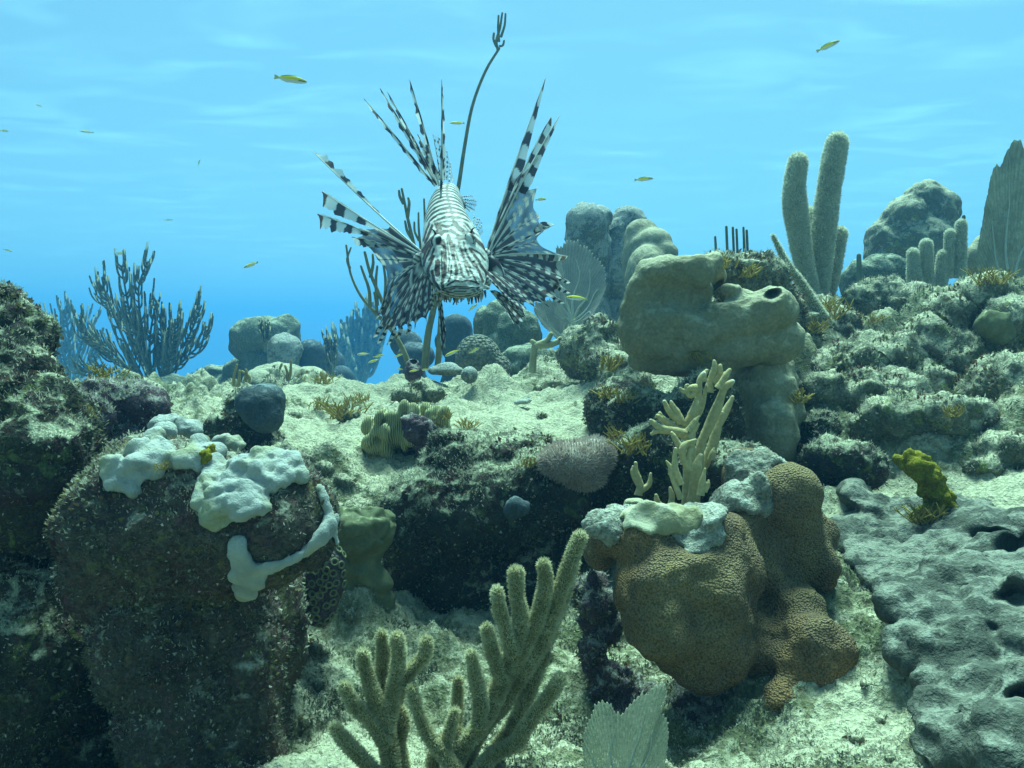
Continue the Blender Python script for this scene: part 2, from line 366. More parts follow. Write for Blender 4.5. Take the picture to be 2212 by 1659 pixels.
# haze: the water itself, one closed box round camera and reef
def box_mesh(name, a, b, mat):
    V = [(x, y, z) for x in (a[0], b[0]) for y in (a[1], b[1]) for z in (a[2], b[2])]
    return new_mesh(name, V, [(0, 1, 3, 2), (4, 6, 7, 5), (0, 4, 5, 1), (2, 3, 7, 6), (0, 2, 6, 4), (1, 5, 7, 3)], mat, False)
hm = bpy.data.materials.new('water_haze'); hm.use_nodes = True; hn = hm.node_tree
hn.nodes.remove(hn.nodes['Principled BSDF'])
pv = hn.nodes.new('ShaderNodeVolumePrincipled'); pv.inputs['Color'].default_value = (0.095, 0.36, 0.68, 1); pv.inputs['Density'].default_value = 0.032
pv.inputs['Anisotropy'].default_value = 0.5
hn.links.new(pv.outputs[0], hn.nodes['Material Output'].inputs['Volume'])
tag(link('haze', box_mesh('haze', (-112, -112, -11), (112, 112, 3.75), hm)), kind='stuff')
#%%OBJECTS
# ------------------------------------------------------------------ builders
BV = {}
def reg(o):
    me = o.data; V, _ = mesh_np(me); V = V + np.array(ORG[o.name])
    BV[o.name] = BVHTree.FromPolygons([tuple(v) for v in V], [tuple(p.vertices) for p in me.polygons]); return o
def on(px, py, names=None):
    """nearest surface point and normal met by the sight line through (px, py)"""
    best = None; dr = ray(px, py)
    for k in (names or BV):
        h = BV[k].ray_cast(Vector((0, 0, 0)), dr)
        if h[0] is not None and (best is None or h[3] < best[2]): best = (h[0], h[1], h[3], k)
    return best
gbv = BVHTree.FromPolygons([tuple(v) for v in GV], [tuple(f) for f in Fc.tolist()])
BV['seabed'] = gbv
def on_d(px, py, names=None, dflt=1.0):
    h = on(px, py, names)
    if not h: return P(px, py, dflt), Vector((0, 0, 1)), dflt
    n = h[1] if h[1].dot(ray(px, py)) < 0 else -h[1]
    p = h[0]; d = p.y*cp + p.z*sp_
    return p, n, d
_ico = {}
def ico(sub):
    if sub not in _ico:
        bm = bmesh.new(); bmesh.ops.create_icosphere(bm, subdivisions=sub, radius=1)
        _ico[sub] = (np.array([v.co[:] for v in bm.verts]), np.array([[v.index for v in f.verts] for f in bm.faces])); bm.free()
    return _ico[sub]
def remesh(V, Fa, vox, smooth=4):
    me = new_mesh('tmp', V, Fa, None, False); o = bpy.data.objects.new('tmp', me); sc.collection.objects.link(o)
    m = o.modifiers.new('r', 'REMESH'); m.mode = 'VOXEL'; m.voxel_size = vox; m.use_smooth_shade = True
    if smooth: s = o.modifiers.new('s', 'SMOOTH'); s.iterations = smooth; s.factor = 0.6
    dg = bpy.context.evaluated_depsgraph_get(); ev = o.evaluated_get(dg)
    out = bpy.data.meshes.new_from_object(ev)
    bpy.data.objects.remove(o); bpy.data.meshes.remove(me)
    return out
def displace(me, disp, pits=()):
    V, N = mesh_np(me); d = np.zeros(len(V))
    for (kind, scale, amp, seed) in disp:
        if kind == 'n': d += fbm(V, scale, 3, 0.5, seed)*amp*2
        elif kind == 'r': d += fbm(V, scale, 4, 0.55, seed, True)*amp*2
        elif kind == 'k':      # knobs
            a, b = cells(V, scale, seed); d += np.clip(1-a*1.5, 0, 1)*amp
        elif kind == 'c':      # cracks between lumps
            a, b = cells(V, scale, seed); d += (np.clip((b-a)*2.2, 0, 1)-1)*amp
    V = V + N*d[:, None]
    for (c, r, dep) in pits:
        q = np.linalg.norm(V-np.array(c), axis=1); k = np.exp(-(q/r)**4)
        V = V + k[:, None]*dep*np.array(Vector(c).normalized())
    me.vertices.foreach_set('co', V.astype(np.float32).ravel()); me.update()
    return V
def ell(px, py, d, rx, ry, rd=None, rot=0):
    rd = rd if rd is not None else (rx+ry)/2
    s = d/F; V = ico(3)[0]*np.array([rx*s, rd*s, ry*s])
    if rot:
        c, t = math.cos(R(rot)), math.sin(R(rot)); V = np.stack([V[:, 0]*c+V[:, 2]*t, V[:, 1], -V[:, 0]*t+V[:, 2]*c], 1)
    return V+np.array(P(px, py, d))
def islands(me):
    '''keep the largest connected piece in me, return the other sizeable pieces as meshes, drop crumbs'''
    bm = bmesh.new(); bm.from_mesh(me); seen = set(); isl = []
    for v in bm.verts:
        if v.index in seen: continue
        st = [v]; seen.add(v.index); g = []
        while st:
            a = st.pop(); g.append(a.index)
            for e in a.link_edges:
                b = e.other_vert(a)
                if b.index not in seen: seen.add(b.index); st.append(b)
        isl.append(g)
    bm.free(); isl.sort(key=len, reverse=True); n = sum(map(len, isl)); out = []
    def sub(g, m):
        b = bmesh.new(); b.from_mesh(me); s_ = set(g); b.verts.ensure_lookup_table()
        bmesh.ops.delete(b, geom=[v for v in b.verts if v.index not in s_], context='VERTS'); b.to_mesh(m); b.free()
    for g in isl[1:]:
        if len(g) > .04*n: m = bpy.data.meshes.new('crust_patch'); sub(g, m); out.append(m)
    if len(isl) > 1: sub(isl[0], me)
    return out
def blob(name, ells, vox, mat, disp=(), label=None, cat=None, parent=None, group=None, pits=(), smooth=4, kind=None, foot=None, split=False):
    if foot is None: foot = name in ('reef_rock', 'coral_boulder', 'coral_column', 'hill_coral', 'coral_stalk', 'sponge_stalk')
    Vs, Fs, o = [], [], 0
    for e in ells:
        v = ell(*e) if not isinstance(e, np.ndarray) else e
        Vs.append(v); Fs.append(ico(3)[1]+o); o += len(v)
    if foot:
        A_ = np.concatenate(Vs); lo, hi = A_.min(0), A_.max(0); c = (lo+hi)/2; g = float(ground_z(c[0], c[1], False)[0])
        if lo[2] > g-.01:
            h = (lo[2]-g)/2+.02; k = min(.42, .42)
            v = ico(3)[0]*np.array([(hi[0]-lo[0])*k, (hi[1]-lo[1])*k, h+(hi[2]-lo[2])*.3])+np.array([c[0], c[1]+(hi[1]-lo[1])*.12, (lo[2]+g)/2]); Vs.append(v); Fs.append(ico(3)[1]+o)
    if name == 'reef_rock': disp = [('n', 5, .026, 500), ('n', 13, .011, 501)]+list(disp); smooth = 6
    me = remesh(np.concatenate(Vs), np.concatenate(Fs), vox, smooth)
    if pits:
        Va, _ = mesh_np(me); bt = BVHTree.FromPolygons([tuple(v) for v in Va], [tuple(p.vertices) for p in me.polygons]); q = []
        for p_ in pits:
            if len(p_) == 4:
                h = bt.ray_cast(Vector((0, 0, 0)), ray(p_[0], p_[1]))
                if h[0] is not None: q.append((h[0], p_[2], p_[3]))
            else: q.append(p_)
        pits = q
    V = displace(me, disp, pits)
    extra = islands(me) if split else []
    me.materials.clear(); me.materials.append(M[mat] if isinstance(mat, str) else mat)
    me.polygons.foreach_set('use_smooth', [True]*len(me.polygons))
    ob = link(name, me, parent, None if parent else base_of(V))
    tag(ob, label, cat, group, kind)
    for q in extra:
        q.materials.clear(); q.materials.append(M[mat] if isinstance(mat, str) else mat); q.polygons.foreach_set('use_smooth', [True]*len(q.polygons))
        reg(link('crust_patch', q, parent or ob))
    return reg(ob)
def catmull(pts, n=6):
    p = [Vector(q) for q in pts]
    if len(p) < 3:
        return [p[0].lerp(p[-1], i/n) for i in range(n+1)]
    out = []
    for i in range(len(p)-1):
        a = p[i-1] if i else p[0]*2-p[1]; b, c = p[i], p[i+1]; e = p[i+2] if i+2 < len(p) else p[-1]*2-p[-2]
        for k in range(n):
            t = k/n
            out.append(0.5*((2*b)+(c-a)*t+(2*a-5*b+4*c-e)*t*t+(3*b-a-3*c+e)*t**3))
    out.append(p[-1]); return out
def tube(pts, rad, seg=8, n=5, cap=True, flat=1.0, flatdir=None, wob=0.0):
    """swept tube along a smooth curve, first point = base; rad = one radius or (base, ..., tip); rounded tip"""
    C = catmull(pts, n); m = len(C)
    rr = np.interp(np.linspace(0, 1, m), np.linspace(0, 1, len(rad)), rad) if hasattr(rad, '__len__') else np.full(m, rad)
    rr = list(rr)
    if cap:
        t = (C[-1]-C[-2]).normalized(); r = rr[-1]; e = C[-1]
        for a in (30, 55, 75, 88):
            C.append(e+t*r*math.sin(R(a))); rr.append(r*math.cos(R(a)))
    if wob: ph = random.uniform(0, 6); rr = [q*(1+wob*2.2*(math.sin(i*.55+ph)*.5+math.sin(i*.23+2*ph)*.5)) for i, q in enumerate(rr)]
    V = []; up = Vector((0.13, -0.9, 0.2)).normalized() if flatdir is None else Vector(flatdir)
    for i, c in enumerate(C):
        t = (C[min(i+1, len(C)-1)]-C[max(i-1, 0)]).normalized()
        s = t.cross(up); s = s.normalized() if s.length > 1e-6 else Vector((1, 0, 0)); u = s.cross(t).normalized()
        for k in range(seg):
            a = 2*math.pi*k/seg; q = rr[i]*(1+wob*random.uniform(-1, 1))
            V.append(c+s*math.cos(a)*q+u*math.sin(a)*q*flat)
    Fa = []
    for i in range(len(C)-1):
        for k in range(seg):
            k2 = (k+1) % seg; Fa.append((i*seg+k, (i+1)*seg+k, (i+1)*seg+k2, i*seg+k2))
    return np.array([v[:] for v in V]), np.array(Fa)
def merge(parts):
    Vs, Fs, o = [], [], 0
    for v, f in parts:
        Vs.append(v); Fs.append(f+o); o += len(v)
    return np.concatenate(Vs), np.concatenate(Fs)
def spikes(V, Fa, count, L, W, seed=0, up=0.3, jit=0.5, quad=True):
    """small blades (one slim quad each) standing on a surface"""
    r = np.random.default_rng(seed); Fa = Fa[:, :3]
    a, b, c = V[Fa[:, 0]], V[Fa[:, 1]], V[Fa[:, 2]]
    n = np.cross(b-a, c-a); ar = np.linalg.norm(n, axis=1); ar = np.maximum(ar, 1e-14); n = n/ar[:, None]
    i = r.choice(len(Fa), count, p=ar/ar.sum()); u, v = r.random(count), r.random(count)
    k = u+v > 1; u[k], v[k] = 1-u[k], 1-v[k]
    p = a[i]+(b[i]-a[i])*u[:, None]+(c[i]-a[i])*v[:, None]; nn = n[i]
    return blades(p, nn, L, W, r, up, jit)
def blades(p, nn, L, W, r, up=0.3, jit=0.5):
    m = len(p)
    dr = nn + r.normal(0, jit, (m, 3)) + np.array([0, 0, up]); dr /= np.linalg.norm(dr, axis=1)[:, None]
    s = np.cross(dr, r.normal(0, 1, (m, 3))); s /= np.linalg.norm(s, axis=1)[:, None]+1e-9
    l = (L*r.uniform(0.5, 1.3, m))[:, None]; w_ = (W*r.uniform(0.6, 1.3, m))[:, None]
    bend = np.cross(s, dr)*l*r.uniform(-0.35, 0.35, m)[:, None]
    q = np.stack([p-s*w_-dr*l*0.1, p+s*w_-dr*l*0.1, p+dr*l*0.6+s*w_*0.8+bend*0.4, p+dr*l+bend-s*w_*0.35], 1)
    return q.reshape(-1, 3), np.arange(m*4).reshape(-1, 4)

# ------------------------------------------------------------------ rocks
blob('reef_rock', [(0, 900, .80, 120, 190), (40, 740, .82, 60, 90), (5, 670, .82, 55, 60), (90, 1000, .78, 120, 170), (150, 930, .85, 70, 110), (60, 850, .84, 90, 90),
     (0, 1200, .84, 150, 250), (120, 1150, .86, 110, 230), (50, 1450, .80, 200, 230), (-150, 1200, .8, 150, 400), (220, 1050, .88, 50, 90), (200, 1350, .84, 120, 200), (60, 1100, .84, 120, 120), (60, 1640, .84, 240, 240, 140), (-60, 1500, .82, 240, 300, 140), (200, 1600, .86, 160, 200)],
     0.0042, 'darkrock', [('n', 9, .012, 1), ('r', 26, .009, 2), ('n', 80, .003, 3), ('k', 120, .003, 8)],
     'dark crusted rock wall rising along the left edge, pale on top', 'rock')
wr = blob('reef_rock', [(400, 1130, .72, 230, 160, 170), (285, 1170, .71, 120, 130), (560, 1130, .70, 140, 110, 130), (640, 1130, .71, 90, 90), (420, 1330, .78, 190, 200), (540, 1420, .80, 90, 220, 120), (450, 1580, .78, 180, 200), (320, 1010, .76, 90, 70), (240, 1240, .74, 75, 100),
     (380, 1400, .75, 150, 200, 150), (420, 1600, .735, 170, 200, 130), (540, 1580, .745, 80, 240, 110), (480, 1750, .72, 160, 150)],
     0.0036, 'brownrock', [('n', 11, .008, 11), ('r', 34, .006, 12), ('n', 90, .0025, 13), ('k', 150, .0025, 18)],
     'rounded dark purplish rock in the lower left, its top crossed by white lobed crust', 'rock')
blob('reef_rock', [(1010, 1090, 1.13, 150, 90, 120), (900, 1120, 1.13, 60, 100), (1000, 1260, 1.19, 150, 90), (1130, 1240, 1.19, 120, 90), (900, 1210, 1.17, 60, 90), (1000, 1000, 1.17, 90, 50, 120), (1150, 1060, 1.15, 130, 80, 130), (1000, 1230, 1.20, 140, 130), (1140, 1200, 1.22, 130, 140), (1240, 1060, 1.22, 80, 80), (1040, 1320, 1.26, 170, 60),
     (957, 965, 1.14, 26, 26), (1090, 985, 1.2, 100, 40, 130)],
     0.0042, 'darkrock', [('n', 8, .012, 21), ('r', 24, .009, 22), ('n', 80, .003, 23), ('k', 110, .003, 28)],
     'dark hollowed rock in the middle with a pale sandy top and red specks', 'rock')
blob('reef_rock', [(270, 880, 1.15, 80, 45, 60), (220, 860, 1.12, 45, 35), (320, 900, 1.17, 40, 40), (260, 950, 1.15, 80, 60), (200, 900, 1.1, 40, 50)],
     0.0042, 'purple', [('r', 30, .010, 31), ('n', 80, .004, 32)], 'low purple brown clump beyond the left rock wall', 'rock')
blob('reef_rock', [(1600, 592, 1.32, 85, 68), (1560, 578, 1.30, 50, 50), (1640, 580, 1.33, 50, 50), (1660, 620, 1.35, 50, 70), (1690, 690, 1.38, 50, 70), (1620, 720, 1.35, 90, 90)],
     0.005, 'rock', [('n', 14, .012, 41), ('r', 40, .010, 42)], 'grey green rock overgrown with frilly algae behind the smooth humped coral', 'rock')
blob('reef_rock', [(1290, 740, 1.75, 45, 60), (1300, 790, 1.7, 50, 50), (1340, 860, 1.55, 50, 90), (1250, 760, 1.9, 40, 50)],
     0.006, 'rock', [('n', 12, .012, 51), ('r', 34, .012, 52)], 'small weedy rock left of the smooth humped coral', 'rock')
blob('reef_rock', [(2110, 640, 1.42, 60, 30, 60, -25), (2050, 690, 1.42, 50, 40, 60, -35), (2000, 750, 1.4, 50, 60), (2080, 800, 1.4, 90, 80), (2190, 740, 1.35, 60, 90), (2190, 880, 1.25, 90, 110), (2010, 860, 1.38, 100, 60)],
     0.005, 'rock', [('n', 9, .02, 61), ('r', 28, .014, 62), ('n', 80, .004, 63)], 'lumpy rock ridge on the right with a dark tilted overhang', 'rock')
blob('reef_rock', [(1830, 800, on_d(1830, 825, ['seabed'], 1.4)[2]+0.030, 90, 50, 70, 12), (1900, 770, on_d(1900, 795, ['seabed'], 1.4)[2]+0.030, 80, 44, 70), (1780, 850, on_d(1780, 875, ['seabed'], 1.4)[2]+0.030, 60, 40), (1880, 850, on_d(1880, 875, ['seabed'], 1.4)[2]+0.030, 90, 50)],
     0.005, 'rock', [('n', 11, .02, 641), ('r', 30, .012, 642), ('k', 60, .006, 643)], 'broad weedy rock mass right of the coral column, below the short fingers', 'rock')
blob('reef_rock', [(1960, 910, on_d(1960, 935, ['seabed'], 1.4)[2]+0.020, 100, 44, 60, 12), (2050, 900, on_d(2050, 925, ['seabed'], 1.4)[2]+0.020, 80, 40, 60), (1880, 935, on_d(1880, 960, ['seabed'], 1.4)[2]+0.020, 60, 34)],
     0.005, 'rock', [('n', 11, .018, 644), ('r', 30, .012, 645), ('k', 60, .006, 646)], 'low rough rock above the mustard yellow sponge', 'rock')
blob('reef_rock', [(2190, 980, on_d(2190, 1005, ['seabed'], 1.4)[2]+0.020, 90, 44, 60, 10), (2130, 1010, on_d(2130, 1035, ['seabed'], 1.4)[2]+0.020, 50, 26)],
     0.005, 'rock', [('n', 11, .018, 647), ('r', 30, .012, 648)], 'rough pale rock at the right edge above the grey sponge mat', 'rock')
blob('reef_rock', [(1760, 690, 1.75, 60, 45), (1720, 740, 1.6, 50, 60), (1800, 730, 1.7, 60, 60)],
     0.006, 'rock', [('n', 14, .015, 65), ('r', 34, .012, 66)], 'brown weedy rock at the foot of the tall fuzzy fingers', 'rock')
blob('reef_rock', [(1905, 640, 2.0, 60, 40), (1990, 650, 1.95, 80, 35), (1860, 650, 1.95, 40, 30), (2070, 655, 1.9, 80, 34), (2130, 660, 1.85, 60, 34)],
     0.007, 'rock', [('n', 12, .018, 67), ('r', 34, .014, 68)], 'dark rubble ledge under the short fingered coral on the right', 'rock')
blob('reef_rock', [(1330, 1480, .80, 70, 60), (1280, 1420, .80, 35, 40), (1400, 1560, .78, 90, 70), (1520, 1560, .76, 110, 80), (1600, 1620, .72, 90, 60), (1280, 1290, .82, 35, 50), (1300, 1350, .83, 45, 60)],
     0.0036, 'purple', [('k', 60, .010, 71), ('r', 40, .007, 72), ('n', 120, .003, 73)], 'knobbly purple pink crusted rock under the brown boulder coral', 'rock')
blob('reef_rock', [(1430, 1000, 1.12, 110, 90), (1330, 1010, 1.15, 70, 60), (1520, 900, 1.15, 90, 90), (1420, 900, 1.2, 100, 60), (1560, 1010, 1.05, 100, 60), (1330, 900, 1.4, 50, 60)],
     0.005, 'darkrock', [('n', 12, .012, 75), ('r', 34, .009, 76)], 'dark shaded rock behind the branching tan fire coral', 'rock')
blob('reef_rock', [(1780, 990, 1.15, 50, 50), (1770, 930, 1.2, 40, 50), (1850, 1000, 1.12, 60, 40)],
     0.005, 'darkrock', [('n', 12, .012, 77), ('r', 34, .010, 78)], 'small dark leafy rock right of the humped coral column', 'rock')
# far reef heads
FAR = [
 ([(575, 725, 4.6, 75, 38), (620, 710, 4.6, 30, 30), (530, 745, 4.6, 30, 35), (600, 740, 4.6, 45, 40), (590, 790, 4.6, 60, 40)], 'far', 'broad arched coral head far off on the left, largest of its group'),
 ([(615, 755, 4.4, 36, 30), (612, 790, 4.4, 30, 30)], 'pale', 'rough pale knob in front of the far arched coral head'),
 ([(673, 765, 4.5, 30, 34), (668, 800, 4.5, 28, 30)], 'bluesponge', 'smooth blue grey ball coral right of the far arched head'),
 ([(475, 810, 4.8, 40, 26), (520, 795, 4.7, 40, 24), (550, 775, 4.6, 24, 26)], 'far', 'low dark rock left below the far arched coral head'),
 ([(375, 850, 4.4, 45, 38), (400, 870, 4.2, 40, 35), (350, 870, 4.3, 30, 30)], 'far', 'round dark boulder at the foot of the large sea plume'),
 ([(600, 820, 3.4, 70, 35), (660, 830, 3.2, 45, 35), (560, 830, 3.2, 40, 30), (640, 855, 2.9, 80, 30)], 'rock', 'sandy mound with small twigs below the far coral heads'),
 ([(715, 795, 5.6, 28, 40), (735, 820, 5.4, 30, 30)], 'bluesponge', 'hazy blue mound right of the far coral heads'),
 ([(1033, 775, 2.35, 48, 48), (1060, 800, 2.35, 40, 36)], 'honey', 'honeycomb patterned ball coral behind the sandy hump'),
 ([(1080, 700, 2.75, 34, 45), (1120, 730, 2.7, 48, 55), (1130, 790, 2.6, 60, 45), (1045, 700, 2.9, 25, 40), (1090, 770, 2.7, 50, 50)], 'far', 'green brown boulder behind the honeycomb ball coral'),
 ([(985, 715, 3.6, 34, 36), (965, 740, 3.6, 28, 30), (1000, 745, 3.6, 30, 30)], 'bluesponge', 'blue grey boulder below the lionfish mouth'),
 ([(880, 740, 3.8, 36, 34), (900, 770, 3.7, 40, 30)], 'bluesponge', 'blue grey boulder behind the whip coral stems'),
 ([(1265, 485, 3.1, 42, 42), (1290, 470, 3.1, 26, 26), (1250, 520, 3.1, 30, 40), (1285, 530, 3.15, 34, 60), (1290, 600, 3.2, 42, 60)], 'pale', 'pale rough topped coral pillar behind the upper sea fan'),
 ([(1352, 478, 3.2, 36, 34), (1335, 520, 3.2, 30, 60), (1330, 590, 3.2, 40, 60)], 'pale', 'middle pillar of the pale topped coral group'),
 ([(1385, 510, 2.9, 40, 38), (1410, 530, 2.85, 42, 36), (1440, 550, 2.8, 26, 26), (1370, 560, 2.9, 26, 70), (1400, 600, 2.8, 50, 70)], 'olive', 'tan smooth capped coral pillar right of the pale topped pair'),
 ([(1995, 430, 3.0, 40, 36), (2030, 460, 3.0, 38, 50), (1960, 470, 3.0, 60, 45, 50, -20), (1920, 520, 3.0, 50, 50), (1990, 530, 3.0, 80, 60), (1900, 550, 3.0, 30, 40), (2003, 405, 3.0, 16, 16)], 'rock', 'big peaked coral mountain on the right skyline'),
 ([(1900, 590, 2.6, 40, 40), (1930, 575, 2.6, 30, 30), (1860, 600, 2.6, 34, 36), (1850, 620, 2.6, 26, 30), (1960, 610, 2.6, 40, 30)], 'far', 'squat peaked boulder at the foot of the coral mountain'),
 ([(2130, 540, 2.5, 30, 35), (2110, 560, 2.5, 26, 30)], 'olive', 'small tan boulder behind the tall right sea fan'),
]
for i, (e, m_, lb) in enumerate(FAR):
    d = e[0][2]
    blob('coral_boulder', e, 0.0034*d, m_, [('n', 14/d, .006*d, 80+i), ('r', 45/d, (.0045 if m_ not in ('bluesponge', 'olive', 'honey') else .0012)*d, 90+i)], lb, 'coral', group='coral boulders behind the ridge')
# near, named corals
pit = [(P(1669, 634, 1.13), 0.013, 0.035), (P(1535, 640, 1.20), 0.018, 0.03)]
def chain(pts, d0, n=4):
    out = []
    for i in range(len(pts)-1):
        for k in range(n):
            t = k/n; a, b = pts[i], pts[i+1]; q = [a[j]+(b[j]-a[j])*t for j in range(4)]; out.append((q[0], q[1], q[3], q[2], q[2], q[2]))
    return out
hump = blob('humped_coral', chain([(1362, 700, 36, 1.19), (1380, 640, 38, 1.18), (1408, 600, 38, 1.17), (1450, 585, 36, 1.16), (1500, 585, 36, 1.16), (1545, 568, 22, 1.17)], 0) +
     chain([(1500, 715, 52, 1.17), (1560, 700, 50, 1.17), (1620, 680, 52, 1.17), (1662, 660, 46, 1.16), (1690, 672, 40, 1.17)], 0) +
     [(1420, 720, 1.2, 80, 70, 80), (1480, 730, 1.2, 80, 70, 80), (1400, 690, 1.2, 62, 66, 66), (1450, 650, 1.185, 70, 56, 66), (1500, 640, 1.20, 40, 52, 60), (1440, 700, 1.18, 70, 55, 70), (1570, 740, 1.2, 130, 58, 80), (1660, 730, 1.2, 66, 62, 66), (1440, 780, 1.21, 84, 40), (1530, 770, 1.21, 90, 44), (1600, 650, 1.19, 40, 34), (1585, 628, 1.17, 30, 20), (1525, 600, 1.22, 40, 36)], 0.0034, 'olive',
     [('n', 7, .012, 100), ('n', 15, .009, 101), ('n', 36, .0035, 102), ('n', 90, .0012, 104), ('n', 180, .0008, 103)], 'large smooth tan coral with rolling humps and one round dark hole', 'coral', pits=[(1669, 634, 0.0095, 0.045), (1545, 620, .016, 0.04), (1400, 628, .018, .010), (1440, 640, .020, .013), (1480, 640, .018, .012), (1515, 645, .016, .012), (1600, 745, .03, .008)], smooth=5)
blob('coral_column', [(1650, 850, 1.24, 68, 100), (1665, 930, 1.2, 58, 80), (1650, 800, 1.24, 60, 60), (1610, 860, 1.26, 50, 80), (1700, 880, 1.24, 26, 110), (1640, 970, 1.2, 60, 40)],
     0.0036, 'olive', [('n', 12, .014, 105), ('n', 40, .004, 106), ('r', 60, .002, 107)], 'draped grey green column under the right end of the smooth humped coral', 'coral', smooth=6)
sb = empty('boulder_star_coral', P(1500, 1500, .76))
tag(sb, 'big brown boulder coral with fine honeycomb skin, right of the foreground sea rod', 'coral')
star = blob('coral_body', [(1450, 1310, .745, 120, 160, 110), (1540, 1330, .745, 108, 165, 100), (1410, 1180, .76, 84, 75), (1540, 1180, .77, 100, 85), (1602, 1250, .76, 58, 100), (1520, 1440, .745, 90, 65), (1285, 1190, .80, 40, 50), (1480, 1140, .78, 110, 40), (1330, 1160, .78, 60, 50), (1360, 1300, .76, 50, 110),
     (1690, 1090, .82, 76, 80), (1725, 1160, .82, 66, 95), (1640, 1030, .86, 75, 50), (1775, 1210, .81, 36, 75), (1700, 1230, .82, 54, 66), (1790, 1160, .82, 24, 46), (1640, 1120, .82, 56, 66), (1690, 1320, .80, 70, 70),
     (1750, 1420, .745, 96, 110), (1700, 1520, .72, 58, 62), (1790, 1470, .735, 66, 80), (1735, 1330, .77, 66, 80), (1810, 1390, .745, 50, 60), (1640, 1400, .77, 50, 90), (1850, 1470, .74, 26, 50), (1615, 1170, .80, 46, 80), (1600, 1330, .775, 50, 90), (1660, 1230, .80, 50, 80), (1590, 1100, .82, 60, 50), (1840, 1420, .745, 30, 60)], 0.003, 'star',
     [('n', 9, .012, 111), ('c', 10, .006, 110), ('n', 20, .008, 112), ('n', 45, .003, 113)], parent=sb, smooth=7)
def patch(name, pts, names, vox, mat, disp, th=0.45, lift=0.5, grow=1.0, **k):
    """crust: flattened cushions laid on the surface under each photo point"""
    L = []; ex = []
    for i, a in enumerate(pts):
        for b in pts[i+1:]:
            g = math.hypot(a[0]-b[0], a[1]-b[1])
            if 0.55*(a[2]+b[2]) < g < 1.2*(a[2]+b[2]): ex.append(((a[0]+b[0])/2, (a[1]+b[1])/2, (a[2]+b[2])*.40))
    for (px, py, r) in list(pts)+ex:
        p, n, d = on_d(px, py, names); s = r*grow*(1.25 if (name == 'white_crust' and py < 1012) else 1)*d/F; q = n.to_track_quat('Z', 'Y').to_matrix()
        Vv = ico(3)[0]*np.array([s, s, s*th]); L.append(Vv@np.array(q).T+np.array(p+n*s*th*lift))
    return blob(name, L, vox, mat, disp, split=True, **k)
starn = [star.name]
patch('crust', [(1290, 1130, 34), (1340, 1120, 36), (1380, 1100, 36), (1420, 1110, 36), (1460, 1125, 36), (1500, 1110, 34), (1540, 1120, 34), (1470, 1155, 28), (1500, 1165, 28), (1520, 1180, 24), (1490, 1185, 22), (1545, 1160, 24), (1330, 1150, 24), (1320, 1170, 16),
      (1600, 1000, 34), (1640, 990, 30), (1600, 1040, 34), (1640, 1050, 34), (1580, 1070, 34), (1620, 1090, 30), (1560, 1080, 34), (1655, 1100, 22), (1690, 1000, 20)], starn, 0.0026, 'silt', [('n', 30, .003, 118), ('r', 90, .003, 119)], th=0.26, lift=.3, parent=sb)
patch('crust', [(1370, 1085, 22), (1355, 1110, 26), (1400, 1115, 34), (1430, 1125, 34), (1470, 1130, 28), (1500, 1120, 26), (1460, 1110, 30), (1395, 1140, 22), (1360, 1130, 20)], starn+['crust'], 0.0028, 'cream', [('n', 30, .004, 117)], th=.3, lift=.3, grow=1.15, parent=sb)

wname = [wr.name]
wc = patch('white_crust', [(250, 1012, 20), (243, 1045, 18), (285, 1048, 22), (265, 1030, 20), (300, 985, 18), (330, 950, 18), (362, 930, 20), (400, 936, 18), (430, 955, 17), (340, 1005, 20), (330, 1030, 16), (375, 1000, 18), (415, 1003, 18), (300, 1010, 20), (350, 975, 16), (455, 985, 12), (425, 985, 12),
      (480, 965, 15), (503, 972, 17), (540, 990, 18), (580, 997, 20), (620, 1010, 20), (642, 1032, 17), (600, 1035, 24), (560, 1030, 26), (520, 1030, 28), (485, 1022, 22), (460, 1050, 28), (500, 1065, 34), (545, 1070, 30), (450, 1085, 26), (490, 1105, 32), (530, 1105, 34), (565, 1100, 18), (475, 1128, 18), (445, 1005, 14), (465, 1010, 16), (570, 1060, 18)],
      wname, 0.0022, 'white', [('n', 36, .0065, 121), ('n', 80, .0040, 122), ('k', 90, .004, 127), ('n', 170, .0006, 125)], th=0.58, lift=0.9, grow=1.18, label='large white lobed crust spreading over the top of the lower left rock', cat='sponge', smooth=3)
patch('white_crust', [(690, 1058, 9), (698, 1078, 10), (704, 1098, 11), (708, 1112, 12), (722, 1122, 12), (704, 1140, 20), (690, 1155, 20), (716, 1150, 14), (722, 1172, 10), (675, 1172, 16), (658, 1188, 13), (640, 1200, 12), (620, 1210, 12), (600, 1218, 13), (580, 1224, 15), (555, 1232, 20), (535, 1220, 20), (520, 1195, 20), (518, 1180, 19), (522, 1240, 22), (535, 1265, 24), (528, 1280, 17), (552, 1255, 20)],
      wname, 0.0022, 'white', [('n', 30, .002, 124), ('n', 150, .0005, 126)], th=0.42, lift=0.9, grow=1.35, label='narrow white crust shaped like a bone on the right edge of the lower left rock', cat='sponge', smooth=3)
patch('algae_cushion', [(445, 990, 13), (455, 975, 10), (437, 980, 9)], wname+[wc.name], 0.002, 'yellow', [('k', 200, .006, 1)], label='tiny yellow green weed cushion in a gap of the white crust', cat='algae')

gm_ = empty('grey_sponge_mat', P(2000, 1400, .8)); tag(gm_, 'wide grey sponge mat with knobs and dark pits covering the lower right slope', 'sponge')
